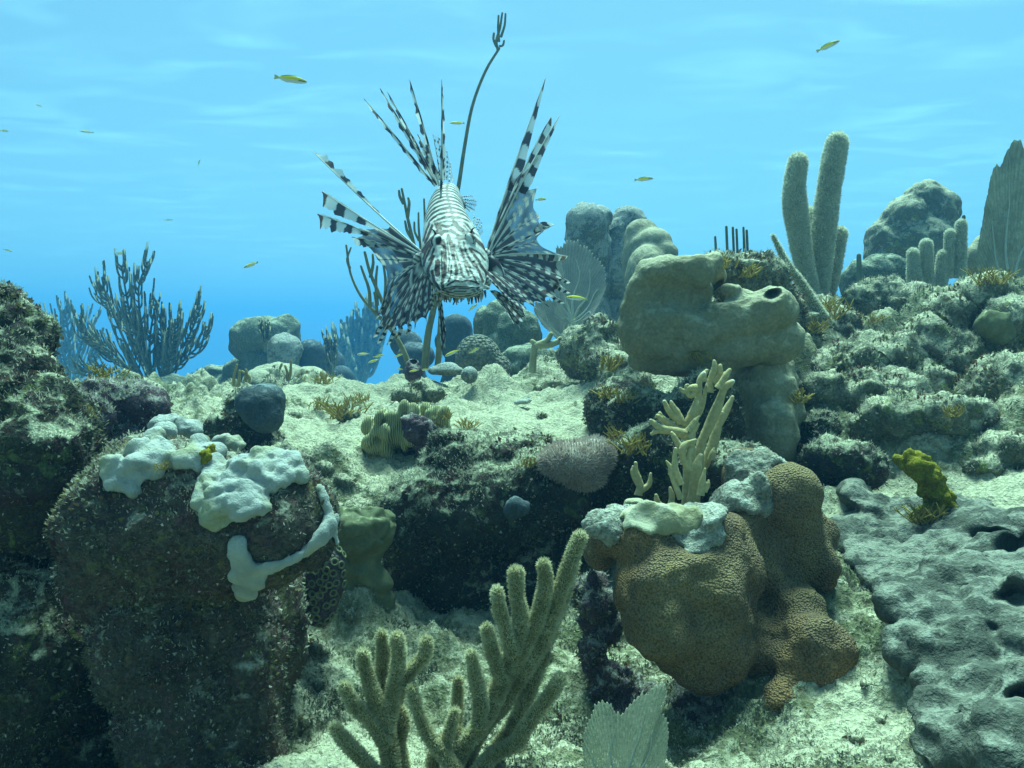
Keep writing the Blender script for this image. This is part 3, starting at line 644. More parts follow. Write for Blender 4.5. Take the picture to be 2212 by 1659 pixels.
# the grey mat follows the slope: cushions laid over the sea floor
pts = []
for k in range(190):
    py = rng.uniform(1090, 1700); lo = np.interp(py, [1090, 1200, 1350, 1500, 1700], [1850, 1870, 1960, 2000, 2010]); px = rng.uniform(lo, 2330)
    if py < 1090+(px-1800)*0.22: continue
    pts.append((px, py, rng.uniform(60, 90)))
L_ = []
for (px, py, r) in pts:
    p, n, d = on_d(px, py, ['seabed']); s = r*d/F; q = Vector((n.x, n.y, n.z+.8)).normalized().to_track_quat('Z', 'Y').to_matrix()
    L_.append((ico(3)[0]*np.array([s, s, s*.26]))@np.array(q).T+np.array(p)+np.array([0, 0, 0.014]))
hp = [(on_d(1945, 1285, ['seabed'])[0], .018, .05), (on_d(2130, 1215, ['seabed'])[0], .022, .05), (on_d(2180, 1225, ['seabed'])[0], .02, .03), (on_d(2120, 1430, ['seabed'])[0], .012, .025), (on_d(2080, 1350, ['seabed'])[0], .010, .02), (on_d(1890, 1170, ['seabed'])[0], .008, .015), (on_d(2190, 1560, ['seabed'])[0], .014, .03), (on_d(2050, 1240, ['seabed'])[0], .010, .02), (on_d(2010, 1440, ['seabed'])[0], .010, .025), (on_d(2080, 1520, ['seabed'])[0], .010, .025), (on_d(2170, 1340, ['seabed'])[0], .014, .03), (on_d(2130, 1610, ['seabed'])[0], .010, .025)]
hp = [(c+Vector((0, -.012, .022)), r*.85, dep*.9) for c, r, dep in hp]
blob('sponge_skin', L_, 0.0036, 'greymat', [('n', 8, .016, 131), ('n', 22, .008, 132), ('k', 42, .008, 133), ('k', 90, .003, 136)], parent=gm_, smooth=16, pits=hp)

blob('hill_coral', [(790, 1150, 1.02, 62, 60), (760, 1110, 1.02, 40, 28), (800, 1100, 1.03, 40, 20), (830, 1150, 1.04, 34, 50), (770, 1210, 1.03, 60, 60), (745, 1160, 1.01, 34, 50), (800, 1130, 1.0, 30, 22), (770, 1145, .99, 24, 18), (745, 1135, 1.0, 20, 16), (815, 1165, 1.0, 24, 20)],
     0.003, 'green', [('n', 22, .009, 141), ('c', 30, .007, 142)], 'green knobby hill coral between the white crusted rock and the middle rock', 'coral', smooth=6)
cup = empty('cup_coral', P(690, 1340, .9)); tag(cup, 'brown disc coral covered in ringed polyps, hanging right of the white crusted rock', 'coral')
cb = blob('coral_plate', [(700, 1260, .88, 46, 90, 40, 12), (690, 1320, .88, 36, 36), (660, 1290, .9, 34, 60)], 0.003, 'purple', [('n', 30, .002, 145)], parent=cup, smooth=6)
rp = []
for k in range(600):
    if len(rp) > 52: break
    px, py = rng.uniform(640, 748), rng.uniform(1180, 1350)
    if any((px-a)**2+(py-b)**2 < 14.5**2 for a, b, _ in rp): continue
    h = on(px, py, [cb.name])
    if h: rp.append((px, py, h))
tm = bmesh.new(); parts = []
for px, py, h in rp:
    n = h[1]; q = n.to_track_quat('Z', 'Y'); r = 0.0033
    C = [h[0]+n*0.0008+q@Vector((math.cos(a)*r, math.sin(a)*r, 0)) for a in np.linspace(0, 2*math.pi, 13)[:-1]]; V = []
    for i, c in enumerate(C):
        o_ = (c-h[0]).normalized()
        for a in np.linspace(0, 2*math.pi, 7)[:-1]: V.append(c+(o_*math.cos(a)+n*math.sin(a))*0.0012)
    parts.append((np.array([v[:] for v in V]), np.array([(i*6+k, i*6+(k+1) % 6, ((i+1) % 12)*6+(k+1) % 6, ((i+1) % 12)*6+k) for i in range(12) for k in range(6)])))
if parts:
    v, f = merge(parts); tag(link('polyp_skin', new_mesh('polyp_skin', v, f, M['green']), cup))
# ribbed lettuce coral: ridged knuckles
def rib_mat():
    m, nt, b = newmat('ribbed_coral'); tc = nd(nt, 'ShaderNodeTexCoord'); wv = nd(nt, 'ShaderNodeTexWave'); wv.inputs['Scale'].default_value = 95; wv.inputs['Distortion'].default_value = 6; wv.inputs['Detail Scale'].default_value = 0.3
    nt.links.new(tc.outputs['Object'], wv.inputs['Vector']); n = noise_n(nt, 30, 3)
    c = ramp(nt, n.outputs[0], [(0.4, (0.40, 0.40, 0.20)), (0.6, (0.50, 0.48, 0.24))]).outputs[0]
    f = ramp(nt, wv.outputs[0], [(0.2, 0.68), (0.6, 1.05)]).outputs[0]; c = mix(nt, 1.0, c, f, 'MULTIPLY'); nt.links.new(c, b.inputs['Base Color']); bump(nt, b, wv.outputs[0], 0.003); return m
M['rib'] = rib_mat()
dk_ = on_d(880, 985, ['seabed'])[2]-.015; kn = []
for k in range(46):
    a = k/46; px = 790+rng.uniform(0, 180); top = np.interp(px, [780, 830, 880, 970], [915, 885, 868, 895]); bot = np.interp(px, [780, 830, 880, 970], [965, 985, 960, 935]); py = rng.uniform(top, bot)
    kn.append((px, py, dk_+rng.uniform(-.02, .02), rng.uniform(9, 15), rng.uniform(15, 24), 16, rng.uniform(-40, 40)))
kn += [(870, 930, dk_+.03, 80, 38, 60), (820, 960, dk_+.03, 40, 30, 50)]
blob('ribbed_coral', kn, 0.0028, 'rib', [('n', 40, .001, 150)], 'cream yellow coral of ribbed folds on the sandy slope, left of centre', 'coral', smooth=1)
blob('coral_stalk', [(850, 1000, dk_+.05, 50, 40), (880, 980, dk_+.05, 50, 30), (830, 1030, dk_+.04, 34, 30)], 0.004, 'darkrock', [('r', 30, .009, 151)], 'dark shaded stub carrying the ribbed yellow coral', 'rock')
blob('purple_sponge', [(905, 930, dk_-.03, 30, 28), (890, 915, dk_-.03, 20, 18), (925, 945, dk_-.03, 18, 18), (920, 965, dk_-.01, 20, 24)], 0.003, 'purple', [('r', 60, .006, 152), ('k', 120, .004, 153)], 'small mauve warty lump against the ribbed yellow coral', 'sponge')
blob('mushroom_sponge', [(565, 880, 1.38, 50, 48), (575, 860, 1.38, 42, 32), (545, 870, 1.38, 38, 36), (575, 905, 1.37, 38, 32)], 0.0036, 'bluesponge', [('n', 16, .004, 154), ('k', 110, .002, 155)], 'dark blue grey cap shaped sponge on the sandy slope at left', 'sponge', smooth=6)
blob('sponge_stalk', [(530, 930, 1.42, 40, 36), (490, 920, 1.42, 36, 22), (570, 960, 1.42, 34, 40), (520, 890, 1.43, 22, 40), (590, 990, 1.38, 30, 24)], 0.004, 'darkrock', [('r', 30, .014, 156), ('k', 80, .006, 157)], 'black ragged growth under the blue grey cap sponge', 'sponge')
fz = blob('fuzzy_sponge', [(1240, 1000, 1.08, 66, 46, 60), (1285, 985, 1.09, 42, 40), (1195, 1000, 1.08, 34, 30), (1260, 1030, 1.08, 46, 30)], 0.0036, 'fuzz', [('n', 20, .003, 158)], 'pinkish fuzzy cushion at centre right below the sandy saddle', 'sponge', smooth=6)
dy_ = on_d(2010, 1150, ['seabed'])[2]-.03
blob('yellow_sponge', [(1965, 1000, dy_, 33, 28), (1985, 1010, dy_, 31, 26), (2000, 1030, dy_, 31, 33), (2010, 1060, dy_, 36, 31), (2030, 1080, dy_, 33, 31), (2045, 1100, dy_, 23, 31), (2010, 1120, dy_, 39, 31), (2005, 1145, dy_, 26, 19), (2030, 1045, dy_, 23, 24)], 0.0028, 'yellow', [('n', 26, .008, 159), ('r', 70, .005, 160), ('c', 60, .006, 161)], 'bright mustard yellow lumpy sponge on the pale right slope', 'sponge', smooth=2)
blob('green_sponge', [(2148, 700, 1.32, 30, 22), (2165, 715, 1.32, 22, 24)], 0.004, 'green', [('r', 40, .010, 162), ('k', 90, .006, 3)], 'yellow green ball in the hollow of the right rock ridge', 'sponge')
blob('green_sponge', [(1118, 1095, 1.03, 26, 20), (1105, 1105, 1.03, 18, 16)], 0.003, 'bluesponge', [('r', 50, .004, 171)], 'small blue green lump on the face of the middle rock', 'sponge')
blob('tube_sponge', [(893, 805, 1.85, 17, 22), (893, 790, 1.85, 13, 14)], 0.003, 'purple', [('r', 60, .005, 163)], 'stubby dark tube on top of the sandy hump', 'sponge', pits=[(P(893, 780, 1.84), .008, .02)])
blob('ball_coral', [(1014, 810, 1.88, 19, 19)], 0.003, 'pale', [('n', 50, .001, 164)], 'small pale ball on the hump in front of the honeycomb coral', 'coral')
blob('disc_coral', [(962, 800, 2.0, 40, 12, 30), (965, 795, 2.0, 26, 13, 25)], 0.003, 'pale', [('n', 40, .002, 165)], 'flat pale disc lying on the crest of the sandy hump', 'coral')
blob('sea_cucumber', [(1130, 868, 1.62, 16, 6), (1118, 870, 1.62, 10, 5), (1142, 865, 1.62, 8, 5)], 0.002, 'white', [('n', 50, .001, 166)], 'small white chalky scrap lying on the sandy saddle', 'shell')
blob('rubble_lump', [(930, 850, 1.70, 26, 14), (905, 840, 1.7, 20, 14), (880, 855, 1.65, 30, 14)], 0.004, 'rock', [('r', 40, .01, 167)], 'low dark rubble lump under the stubby tube sponge', 'rock')
# loose knobs and rubble on the slopes (each its own stone)
spots = [(1100, 940, 12), (1112, 935, 9), (700, 880, 16), (760, 900, 18), (640, 900, 14), (1170, 900, 10), (1080, 1010, 14), (2100, 1010, 14), (700, 1010, 16), (740, 1040, 20), (660, 990, 12), (690, 1400, 16), (760, 1330, 14), (1180, 1410, 12), (1900, 1560, 14), (1870, 1480, 10), (1850, 1600, 16), (1920, 1640, 12), (690, 1480, 16), (660, 1560, 12), (1290, 1600, 10), (1500, 1630, 14), (1200, 1560, 10), (1050, 1380, 10), (1230, 790, 16), (1200, 830, 12), (1160, 840, 10)]
wh = ['beside the ribbed coral', 'on the sand', 'on the slope']
for i, (px, py, r) in enumerate(spots):
    p, n, d = on_d(px, py, ['seabed'])
    o = blob('rubble_stone', [(px, py, d, r, r*.75), (px+r*.7, py+r*.2, d, r*.7, r*.5), (px-r*.8, py+r*.3, d*1.01, r*.6, r*.4)], max(0.0026, .003*d), 'rubble', [('n', 40/d, .003*d, 200+i), ('r', 90/d, .005*d, 240+i)], None, 'stone', group='rubble stones lying loose on the pale reef sand')
    side = 'left' if px < 800 else ('middle' if px < 1300 else 'right')
    o['label'] = 'small weedy rubble stone lying loose on the pale reef sand'

# ------------------------------------------------------------------ turf and fuzz
def turf(name, srcs, count, L, W, mat, seed, label, cat, keep=None, near=True, up=0.5, jit=0.5):
    r = np.random.default_rng(seed); Ps, Ns, Ws = [], [], []
    for o in srcs:
        if o == 'seabed': V, N = GV, GN
        else:
            V, N = mesh_np(bpy.data.objects[o].data); V = V+np.array(ORG[o])
        Ps.append(V); Ns.append(N)
    V = np.concatenate(Ps); N = np.concatenate(Ns)
    dep = V[:, 1]*cp+V[:, 2]*sp_; sx = CX+V[:, 0]/np.maximum(dep, .01)*F; sy = CY-(-V[:, 1]*sp_+V[:, 2]*cp)/np.maximum(dep, .01)*F
    ok = (dep > .3) & (dep < 4.5) & (sx > -250) & (sx < 2460) & (sy < 1850)
    if keep is not None: ok &= keep(V, N)
    V, N, dep = V[ok], N[ok], dep[ok]
    cl = fbm(V, 14, 3, 0.5, seed)
    wgt = np.clip(cl*3+0.55, 0.02, 1.5)*1.0; wgt /= wgt.sum()
    i = r.choice(len(V), count, p=wgt)
    p = V[i]+r.normal(0, .0012, (count, 3)); sz = np.clip(dep[i], .6, 3)**0.6
    v, f = blades(p, N[i], L*sz, W*sz, r, up, jit)
    o = link(name, new_mesh(name, v, f, M[mat], False)); tag(o, kind='stuff'); tag(o, label, cat); return o
M['leafy'] = plain('leafy_weed', (0.09, 0.035, 0.035), (0.15, 0.16, 0.06), 18, transl=0.25)
rocks = [o.name for o in sc.objects if o.name.startswith(('reef_rock', 'coral_stalk', 'rubble', 'sponge_stalk'))]
turf('algae_turf', ['seabed'], 110000, 0.0028, 0.0009, 'turf', 301, 'short pale turf and silt fuzz on the reef floor', 'algae', jit=.9, keep=lambda V, N: sedmask(V[:, 0], V[:, 1])+.5*fbm(V, 40, 2, .5, 5) < .72)
turf('algae_turf', ['seabed'], 90000, 0.0042, 0.0010, 'darkturf', 311, 'short darker weed turf in patches on the reef floor', 'algae', jit=.8, keep=lambda V, N: fbm(V, 9, 3, .5, 77)-.5*sedmask(V[:, 0], V[:, 1]) > 0.0)
turf('algae_turf', rocks, 90000, 0.0038, 0.0008, 'darkturf', 302, 'short dark turf on the rocks', 'algae', up=0.2, keep=lambda V, N: N[:, 2]+fbm(V, 30, 2, .5, 7) < 0.35)
turf('algae_turf', rocks, 26000, 0.0050, 0.0020, 'leafy', 305, 'leafy dark red and olive weed on the rock faces', 'algae', up=0.1, jit=.9, keep=lambda V, N: fbm(V, 12, 2, .5, 17) > -.03)
turf('algae_turf', rocks, 14000, 0.0030, 0.0016, 'turf', 306, 'pale specks of silt and shell on the dark rock faces', 'algae', up=0, jit=.9)
turf('algae_turf', rocks, 50000, 0.0038, 0.0007, 'turf', 303, 'pale silt fuzz on the tops of the rocks', 'algae', keep=lambda V, N: N[:, 2]+fbm(V, 30, 2, .5, 7) > 0.35)
M['pinkfuzz'] = plain('pink_fuzz', (0.42, 0.32, 0.26), (0.52, 0.44, 0.38), 40, transl=0.3)
V, N = mesh_np(fz.data); V = V+np.array(ORG[fz.name]); i = rng.choice(len(V), 6000)
v, f = blades(V[i], N[i], np.full(6000, .006), np.full(6000, .0005), rng, .2, .3); link('fuzz', new_mesh('fuzz', v, f, M['pinkfuzz'], False), fz)
#%%GROWTH
# ------------------------------------------------------------------ soft corals, fans, weeds
def fuzzy_branch(parent, pts, r, d, mat='gorg', pol='polyp', L=0.0022, W=0.0004, dens=26000, taper=(1.05, 1.0, .9, .8), seg=12, name='branch', dz=0.0, seed=1):
    q = [P(x, y, d+dz*math.sin(2.1*i+seed)) for i, (x, y) in enumerate(pts)]
    V, Fa = tube(q, [r*d/F*t for t in taper], seg, 5, flat=1.0, wob=.045)
    o = link(name, new_mesh(name, V, Fa, M[mat]), parent)
    if dens:
        length = sum((q[i+1]-q[i]).length for i in range(len(q)-1)); area = length*2*math.pi*r*d/F
        n = int(dens*area*100); T = np.concatenate([Fa[:, [0, 1, 2]], Fa[:, [0, 2, 3]]])
        v, f = spikes(V, T, max(n, 30), L, W, seed, up=.45, jit=.35)
        tag(link('polyp_fuzz', new_mesh('polyp_fuzz', v, f, M[pol], False), o), kind='stuff')
    return o
Q5 = lambda x, y: (606.4+x*.4112, 1121.9+y*.4112)
def colony(name, label, cat, base, group=None):
    e = empty(name, base); return tag(e, label, cat, group)
M['polyp_tan'] = plain('tan_polyps', (0.46, 0.42, 0.24), (0.66, 0.62, 0.42), 60, transl=0.45)
fg = colony('sea_rod', 'thick fingered tan sea rod with pale fuzzy polyps in the bottom centre foreground', 'soft coral', P(950, 1680, .66))
S5 = [([(580, 1420), (575, 1250), (560, 1130), (570, 1000)], 20, .66), ([(570, 1180), (545, 1000), (530, 850), (540, 700), (530, 605)], 14, .665), ([(575, 1050), (600, 870), (622, 720), (610, 620)], 16, .65),
      ([(600, 960), (640, 850), (700, 780), (755, 715), (768, 640)], 15, .655), ([(560, 1130), (505, 970), (455, 820), (432, 710)], 16, .65), ([(560, 1200), (470, 1060), (385, 980), (335, 880)], 15, .645), ([(560, 1400), (420, 1250), (340, 1170), (285, 1095)], 15, .64),
      ([(640, 1430), (640, 1300), (620, 1180), (640, 1060), (590, 960)], 15, .67), ([(860, 1430), (940, 1230), (1050, 1080), (1120, 950), (1180, 800), (1240, 640), (1262, 520), (1240, 400), (1236, 280)], 19, .655),
      ([(930, 1330), (830, 1210), (770, 1130), (720, 1000), (690, 895)], 14, .645), ([(900, 1130), (925, 1000), (930, 920), (932, 845)], 12, .67), ([(1040, 1100), (1050, 960), (1020, 820), (1000, 710)], 15, .645), ([(860, 1220), (890, 1100), (915, 1010)], 11, .65),
      ([(1170, 860), (1140, 780), (1110, 680), (1082, 575)], 15, .65), ([(1225, 720), (1190, 600), (1150, 480), (1137, 380)], 15, .65), ([(1170, 860), (1240, 740), (1320, 600), (1372, 450), (1392, 330), (1382, 240)], 17, .66),
      ([(930, 1420), (1020, 1150), (1140, 1000), (1240, 850), (1340, 700), (1410, 550), (1470, 380), (1530, 200), (1572, 95)], 19, .665), ([(1360, 680), (1440, 520), (1500, 370), (1545, 230)], 13, .68),
      ([(980, 1430), (1100, 1250), (1230, 1180), (1310, 1060), (1400, 940), (1470, 840)], 16, .65), ([(1130, 1200), (1230, 1060), (1300, 920), (1350, 800), (1390, 715)], 13, .67), ([(1200, 950), (1290, 810), (1380, 680), (1430, 600)], 13, .675), ([(880, 1430), (800, 1300), (840, 1180), (930, 1110)], 14, .66)]
for i, (p, r, d) in enumerate(S5): fuzzy_branch(fg, [Q5(*a) for a in p], r*.82, d, pol='polyp_tan', seed=i, dens=26000, L=.003, W=.00042)
M['rod2'] = plain('pale_rod', (0.32, 0.34, 0.26), (0.42, 0.43, 0.34), 200)
tf = colony('sea_rod', 'four tall fuzzy grey fingers standing on the right skyline', 'soft coral', P(1760, 640, 1.95))
for i, (p, r) in enumerate([([(1755, 650), (1735, 560), (1718, 450), (1716, 400), (1724, 350)], 20), ([(1765, 650), (1772, 560), (1785, 450), (1795, 380), (1808, 308)], 23), ([(1745, 640), (1738, 550), (1745, 480), (1753, 462)], 15), ([(1785, 640), (1800, 570), (1814, 505)], 16)]):
    fuzzy_branch(tf, p, r, 1.9+.03*i, 'rod2', L=.007, W=.0008, dens=5200, taper=(.8, .95, 1.05, 1.0, .85), seed=50+i)
sf = colony('sea_rod', 'cluster of short blunt grey fingers beside the coral mountain', 'soft coral', P(2010, 625, 2.3))
for i, (x, y0, y1, r, ln) in enumerate([(1975, 625, 548, 13, 8), (2002, 620, 528, 13, 4), (2035, 620, 552, 13, -4), (2050, 600, 505, 11, -6), (2075, 600, 485, 12, -4), (2072, 560, 520, 12, 4), (1972, 632, 590, 11, 4), (2002, 636, 590, 12, 2), (2028, 636, 596, 12, -3)]):
    fuzzy_branch(sf, [(x+ln, y0), (x, (y0+y1)/2), (x-ln*.4, y1)], r, 2.3, 'rod2', L=.005, W=.0007, dens=6500, taper=(1, 1, .85), seed=70+i)
for k, (x, y0, y1, r, ln, lb) in enumerate([(1857, 640, 552, 6, 6, 'single thin dark rod standing left of the coral mountain'), (2080, 520, 468, 5, -6, 'thin dark rod rising behind the blunt grey fingers')]):
    e = colony('sea_rod', lb, 'soft coral', P(x, y0, 2.3)); fuzzy_branch(e, [(x+ln, y0), (x, (y0+y1)/2), (x-ln*.3, y1)], r, 2.3, 'plume', dens=0)
e = colony('sea_rod', 'row of thin dark rods sticking up behind the frilly algae rock', 'soft coral', P(1590, 540, 1.45))
for x, y1 in [(1546, 512), (1570, 490), (1584, 492), (1592, 496), (1607, 492), (1614, 498)]: fuzzy_branch(e, [(x+3, 590), (x+1, (590+y1)/2), (x-1, y1)], 3.4, 1.34, 'plume', dens=0, seg=6)
e = colony('sea_rod', 'yellow green leaning stem between the algae rock and the tall grey fingers', 'soft coral', P(1780, 680, 1.6))
fuzzy_branch(e, [(1775, 690), (1735, 620), (1700, 570), (1670, 510)], 9, 1.6, 'whip', dens=6000, L=.004, W=.0005, taper=(1.6, 1.2, .8, .4))

def bare(parent, pts, r, d, mat, name='branch', seg=6, taper=(1.2, .9, .7, .5)):
    V, Fa = tube([P(x, y, d) for x, y in pts], [max(r*t*(1.3 if False else 1), .6)*d/F for t in taper], seg, 4)
    return link(name, new_mesh(name, V, Fa, M[mat]), parent)
# tall whip colony behind the lionfish
wc_ = colony('whip_coral', 'tall thin whip coral rising behind the lionfish, its tip forked high in the water', 'soft coral', P(925, 795, 2.05))
D = 2.05
for p, r, t in [([(917, 800), (925, 720), (938, 660), (955, 560), (975, 470), (990, 405), (1003, 320), (1020, 230), (1048, 155), (1078, 105)], 5.6, (1.5, 1.2, 1, .75, .6, .5)),
          ([(1076, 108), (1072, 90), (1080, 60), (1085, 28)], 3, (1.2, 1, .7)), ([(1072, 100), (1066, 85), (1067, 72)], 3, (1, .8)), ([(1078, 90), (1076, 60), (1077, 34)], 3, (1, .7)), ([(1082, 80), (1090, 55), (1092, 30)], 3, (1, .7)), ([(1078, 100), (1086, 98), (1089, 88)], 3, (1, .7)),
          ([(888, 800), (868, 750), (845, 712), (815, 680), (780, 640), (757, 590), (748, 530)], 4.5, (1.5, 1.1, .9, .6, .5)), ([(945, 800), (950, 720), (948, 640), (905, 560), (885, 490), (868, 408)], 5, (1.5, 1, .9, .8, .5)),
          ([(880, 470), (884, 440), (882, 428)], 4, (1, .6)), ([(893, 520), (880, 500), (875, 478)], 4, (1, .6)), ([(872, 440), (864, 425), (862, 412)], 4, (1, .6)),
          ([(925, 640), (912, 560), (905, 500), (904, 460)], 4, (1, .7, .5)), ([(914, 560), (918, 500), (916, 430)], 4, (1, .7, .5)), ([(905, 520), (896, 500), (895, 480)], 3, (1, .7)),
          ([(850, 715), (825, 650), (800, 590), (788, 545)], 5, (1, .8, .6)), ([(815, 660), (812, 610), (815, 575)], 4, (1, .6)), ([(830, 665), (833, 610), (828, 570)], 4, (1, .6)), ([(800, 600), (806, 570), (805, 550)], 4, (1, .6)), ([(835, 690), (845, 630), (850, 590)], 4, (1, .6)),
          ([(800, 665), (797, 625), (785, 590), (780, 575)], 4, (1, .6)), ([(815, 675), (812, 650), (808, 632)], 3.5, (1, .6)), ([(825, 680), (826, 655), (818, 630)], 3.5, (1, .6)), ([(756, 580), (750, 560), (758, 535)], 3.5, (1, .5))]:
    bare(wc_, p, r, D, 'whip', taper=t)
# sea plumes (feathery bushes) in the blue distance
def plume(name, label, base, stems, d, mat, n=13, ln=50, r=4.2, seed=3, sp=.5):
    e = colony(name, label, 'soft coral', P(base[0], base[1], d)); rr = random.Random(seed)
    for st in stems:
        C = catmull([Vector((x, y, 0)) for x, y in [base]+st], 8); m = len(C)
        dd = d*(1+rr.uniform(-.04, .04)); bare(e, [(c.x, c.y) for c in C[::3]+[C[-1]]], r*1.1, dd, mat, taper=(1.5, 1, .7, .6))
        parts = []
        for i in range(int(m*.22), m-1):
            for sd_ in ((-1, 1) if rr.random() < .8 else (rr.choice((-1, 1)),)):
                if rr.random() > sp+.35: continue
                c = C[i].lerp(C[i+1], rr.random()); t = (C[i+1]-C[i]).normalized(); nx = Vector((-t.y, t.x, 0))*sd_
                L = ln*(1-.45*i/m)*rr.uniform(.6, 1.25)
                a = c+nx*L*.20+t*L*.25; b = a+t*L*.35+nx*L*.06+Vector((0, -L*.12, 0)); f = b+t*L*.2+Vector((0, -L*.28, 0))
                parts.append(tube([P(c.x, c.y, dd), P(a.x, a.y, dd*(1+rr.uniform(-.02, .02))), P(b.x, b.y, dd*(1+rr.uniform(-.03, .03))), P(f.x, f.y, dd)], [r*.85*d/F, r*.8*d/F, r*.7*d/F], 5, 3))
        if parts:
            v, f = merge(parts); link('side_branches', new_mesh('side_branches', v, f, M[mat]), e).name = 'side_branch'
    return e
plume('sea_plume', 'largest sea plume, a dark many fingered bush against the blue on the left', (345, 880), [[(300, 800), (262, 720), (230, 640), (220, 600)], [(315, 790), (285, 700), (270, 620), (262, 575)], [(320, 780), (305, 700), (300, 620), (320, 565)], [(325, 790), (325, 720), (338, 650)],
      [(290, 810), (240, 760), (190, 730), (172, 690)], [(310, 820), (240, 770), (205, 740)], [(352, 810), (350, 740), (345, 680)], [(360, 800), (375, 740), (378, 690)], [(365, 800), (395, 750), (420, 700), (435, 660)], [(365, 815), (400, 775), (435, 740), (445, 705)], [(280, 840), (220, 810), (170, 800)], [(350, 800), (362, 760), (358, 700)], [(300, 760), (262, 690), (205, 635)]], 4.6, 'plume', ln=60, r=2.7, sp=.42)
plume('sea_plume', 'faint feathery sea plume behind the left rock wall', (150, 860), [[(140, 780), (120, 720), (100, 690)], [(150, 770), (145, 700), (138, 670)], [(165, 790), (180, 730), (200, 690)], [(130, 820), (100, 780), (80, 750)], [(170, 810), (200, 770), (215, 750)]], 9.5, 'plume', ln=58, r=2.6, seed=5)
plume('sea_plume', 'hazy blue feathery bush behind the whip coral stems', (775, 850), [[(770, 790), (760, 730), (765, 700)], [(785, 780), (795, 720), (800, 670)], [(760, 800), (740, 750), (735, 735)], [(795, 800), (815, 750), (820, 710)], [(780, 780), (782, 720), (780, 690)]], 10.5, 'plume', ln=50, r=4.5, seed=6, sp=.65)
plume('sea_plume', 'small pale feathery plume right of the far coral heads', (715, 830), [[(712, 790), (708, 750), (703, 730)], [(718, 790), (722, 760), (720, 740)], [(712, 800), (700, 770), (697, 755)]], 5.2, 'whip', ln=30, r=2, seed=8)
plume('sea_plume', 'tiny pale twiggy plume in front of the far arched head', (573, 760), [[(570, 735), (565, 715), (563, 700)], [(575, 735), (578, 715), (577, 702)]], 4.3, 'whip', ln=20, r=2, seed=9)

# sea fans
def fan(label, base, outline, d, mat, tilt=0.0, bulge=.03, stem=None, jag=.03, veins=7, seed=1):
    e = colony('sea_fan', label, 'sea fan', P(base[0], base[1], d)); r_ = np.random.default_rng(seed)
    m, k = 260, 70; op = np.array(outline, float); seg = np.hypot(*np.diff(op, axis=0).T); cs = np.concatenate([[0], np.cumsum(seg)])/seg.sum()
    u = np.linspace(0, 1, m); ox = np.interp(u, cs, op[:, 0]); oy = np.interp(u, cs, op[:, 1])
    j = 1+jag*(np.abs((u*m/5.0) % 1-.5)*2-.5)+.015*np.interp(u*60 % 60, np.arange(61), r_.normal(0, 1, 61)); V = []; C = []
    for a in range(k):
        t = (a/(k-1))
        tt = t*(1 if t < .9 else 1)
        rad = np.where(t > .85, (t-.85)/.15, 0)*(j-1)+1
        x = base[0]+(ox-base[0])*tt*rad; y = base[1]+(oy-base[1])*tt*rad
        for i in range(m):
            dd = d*(1+bulge*math.sin(3*u[i]+1)*t+tilt*(x[i]-base[0])/400)
            V.append(P(x[i], y[i], dd)[:])
        rib = .9+.10*np.sin(u*m/5.0*2*math.pi/1.0+8*np.sin(t*3))*(t > .1)
        C.append(np.stack([rib, rib, rib], 1))
    V = np.array(V); C = np.concatenate(C); ii = (np.arange(k-1)[:, None]*m+np.arange(m-1)[None, :]).ravel()
    Fa = np.stack([ii, ii+1, ii+m+1, ii+m], 1)
    o = link('fan_mesh', new_mesh('fan_mesh', V, Fa, mat, True, C), e); o.name = 'fan_blade'
    so_ = o.modifiers.new('thickness', 'SOLIDIFY'); so_.thickness = 0.0012*d
    for q in range(veins):
        i = int((q+.5)/veins*m); pts = [V[a*m+min(m-1, max(0, int(i+10*math.sin(a*.12+q))))] for a in range(0, int(k*.8), 9)]
        v, f = tube(pts, [.0026*d, .0016*d, .0006*d], 6, 3); link('vein', new_mesh('vein', v, f, mat_v, True, np.ones((len(v), 3))), e)
    return e
fm1 = fan_mat('sea_fan_grey', (0.28, 0.30, 0.23), (0.38, 0.40, 0.31), .15, 160); fm2 = fan_mat('sea_fan_mauve', (0.34, 0.36, 0.33), (0.44, 0.45, 0.40), .15, 170); fm3 = fan_mat('sea_fan_front', (0.46, 0.48, 0.35), (0.55, 0.56, 0.43), .55, 560)
mat_v = M['rod2']
fan('tall grey green sea fan cut by the right edge', (2185, 660), [(2120, 630), (2108, 560), (2118, 500), (2130, 430), (2140, 380), (2165, 340), (2190, 302), (2215, 320), (2260, 360), (2290, 450), (2290, 560), (2260, 640)], 1.75, fm1, jag=.01, veins=6)
fan('upper oval mauve grey sea fan between the lionfish and the smooth humped coral', (1238, 700), [(1200, 690), (1190, 620), (1195, 560), (1205, 530), (1225, 520), (1250, 525), (1280, 548), (1305, 575), (1308, 620), (1298, 650), (1280, 680), (1262, 690)], 2.25, fm2, jag=.05)
fan('lower ragged pale sea fan hanging below the oval one', (1225, 745), [(1205, 735), (1170, 700), (1152, 670), (1158, 650), (1190, 648), (1215, 665), (1235, 660), (1252, 670), (1258, 700), (1245, 730)], 2.35, fm2, jag=.05, veins=4)
fan('small notched sea fan at the bottom right of the foreground sea rod', (1350, 1760), [(1262, 1660), (1258, 1610), (1265, 1575), (1285, 1525), (1300, 1512), (1320, 1520), (1330, 1545), (1350, 1530), (1380, 1505), (1410, 1490), (1438, 1478), (1440, 1500), (1425, 1530), (1442, 1560), (1442, 1600), (1436, 1650), (1425, 1690)], .62, fm3, jag=.03, veins=5)

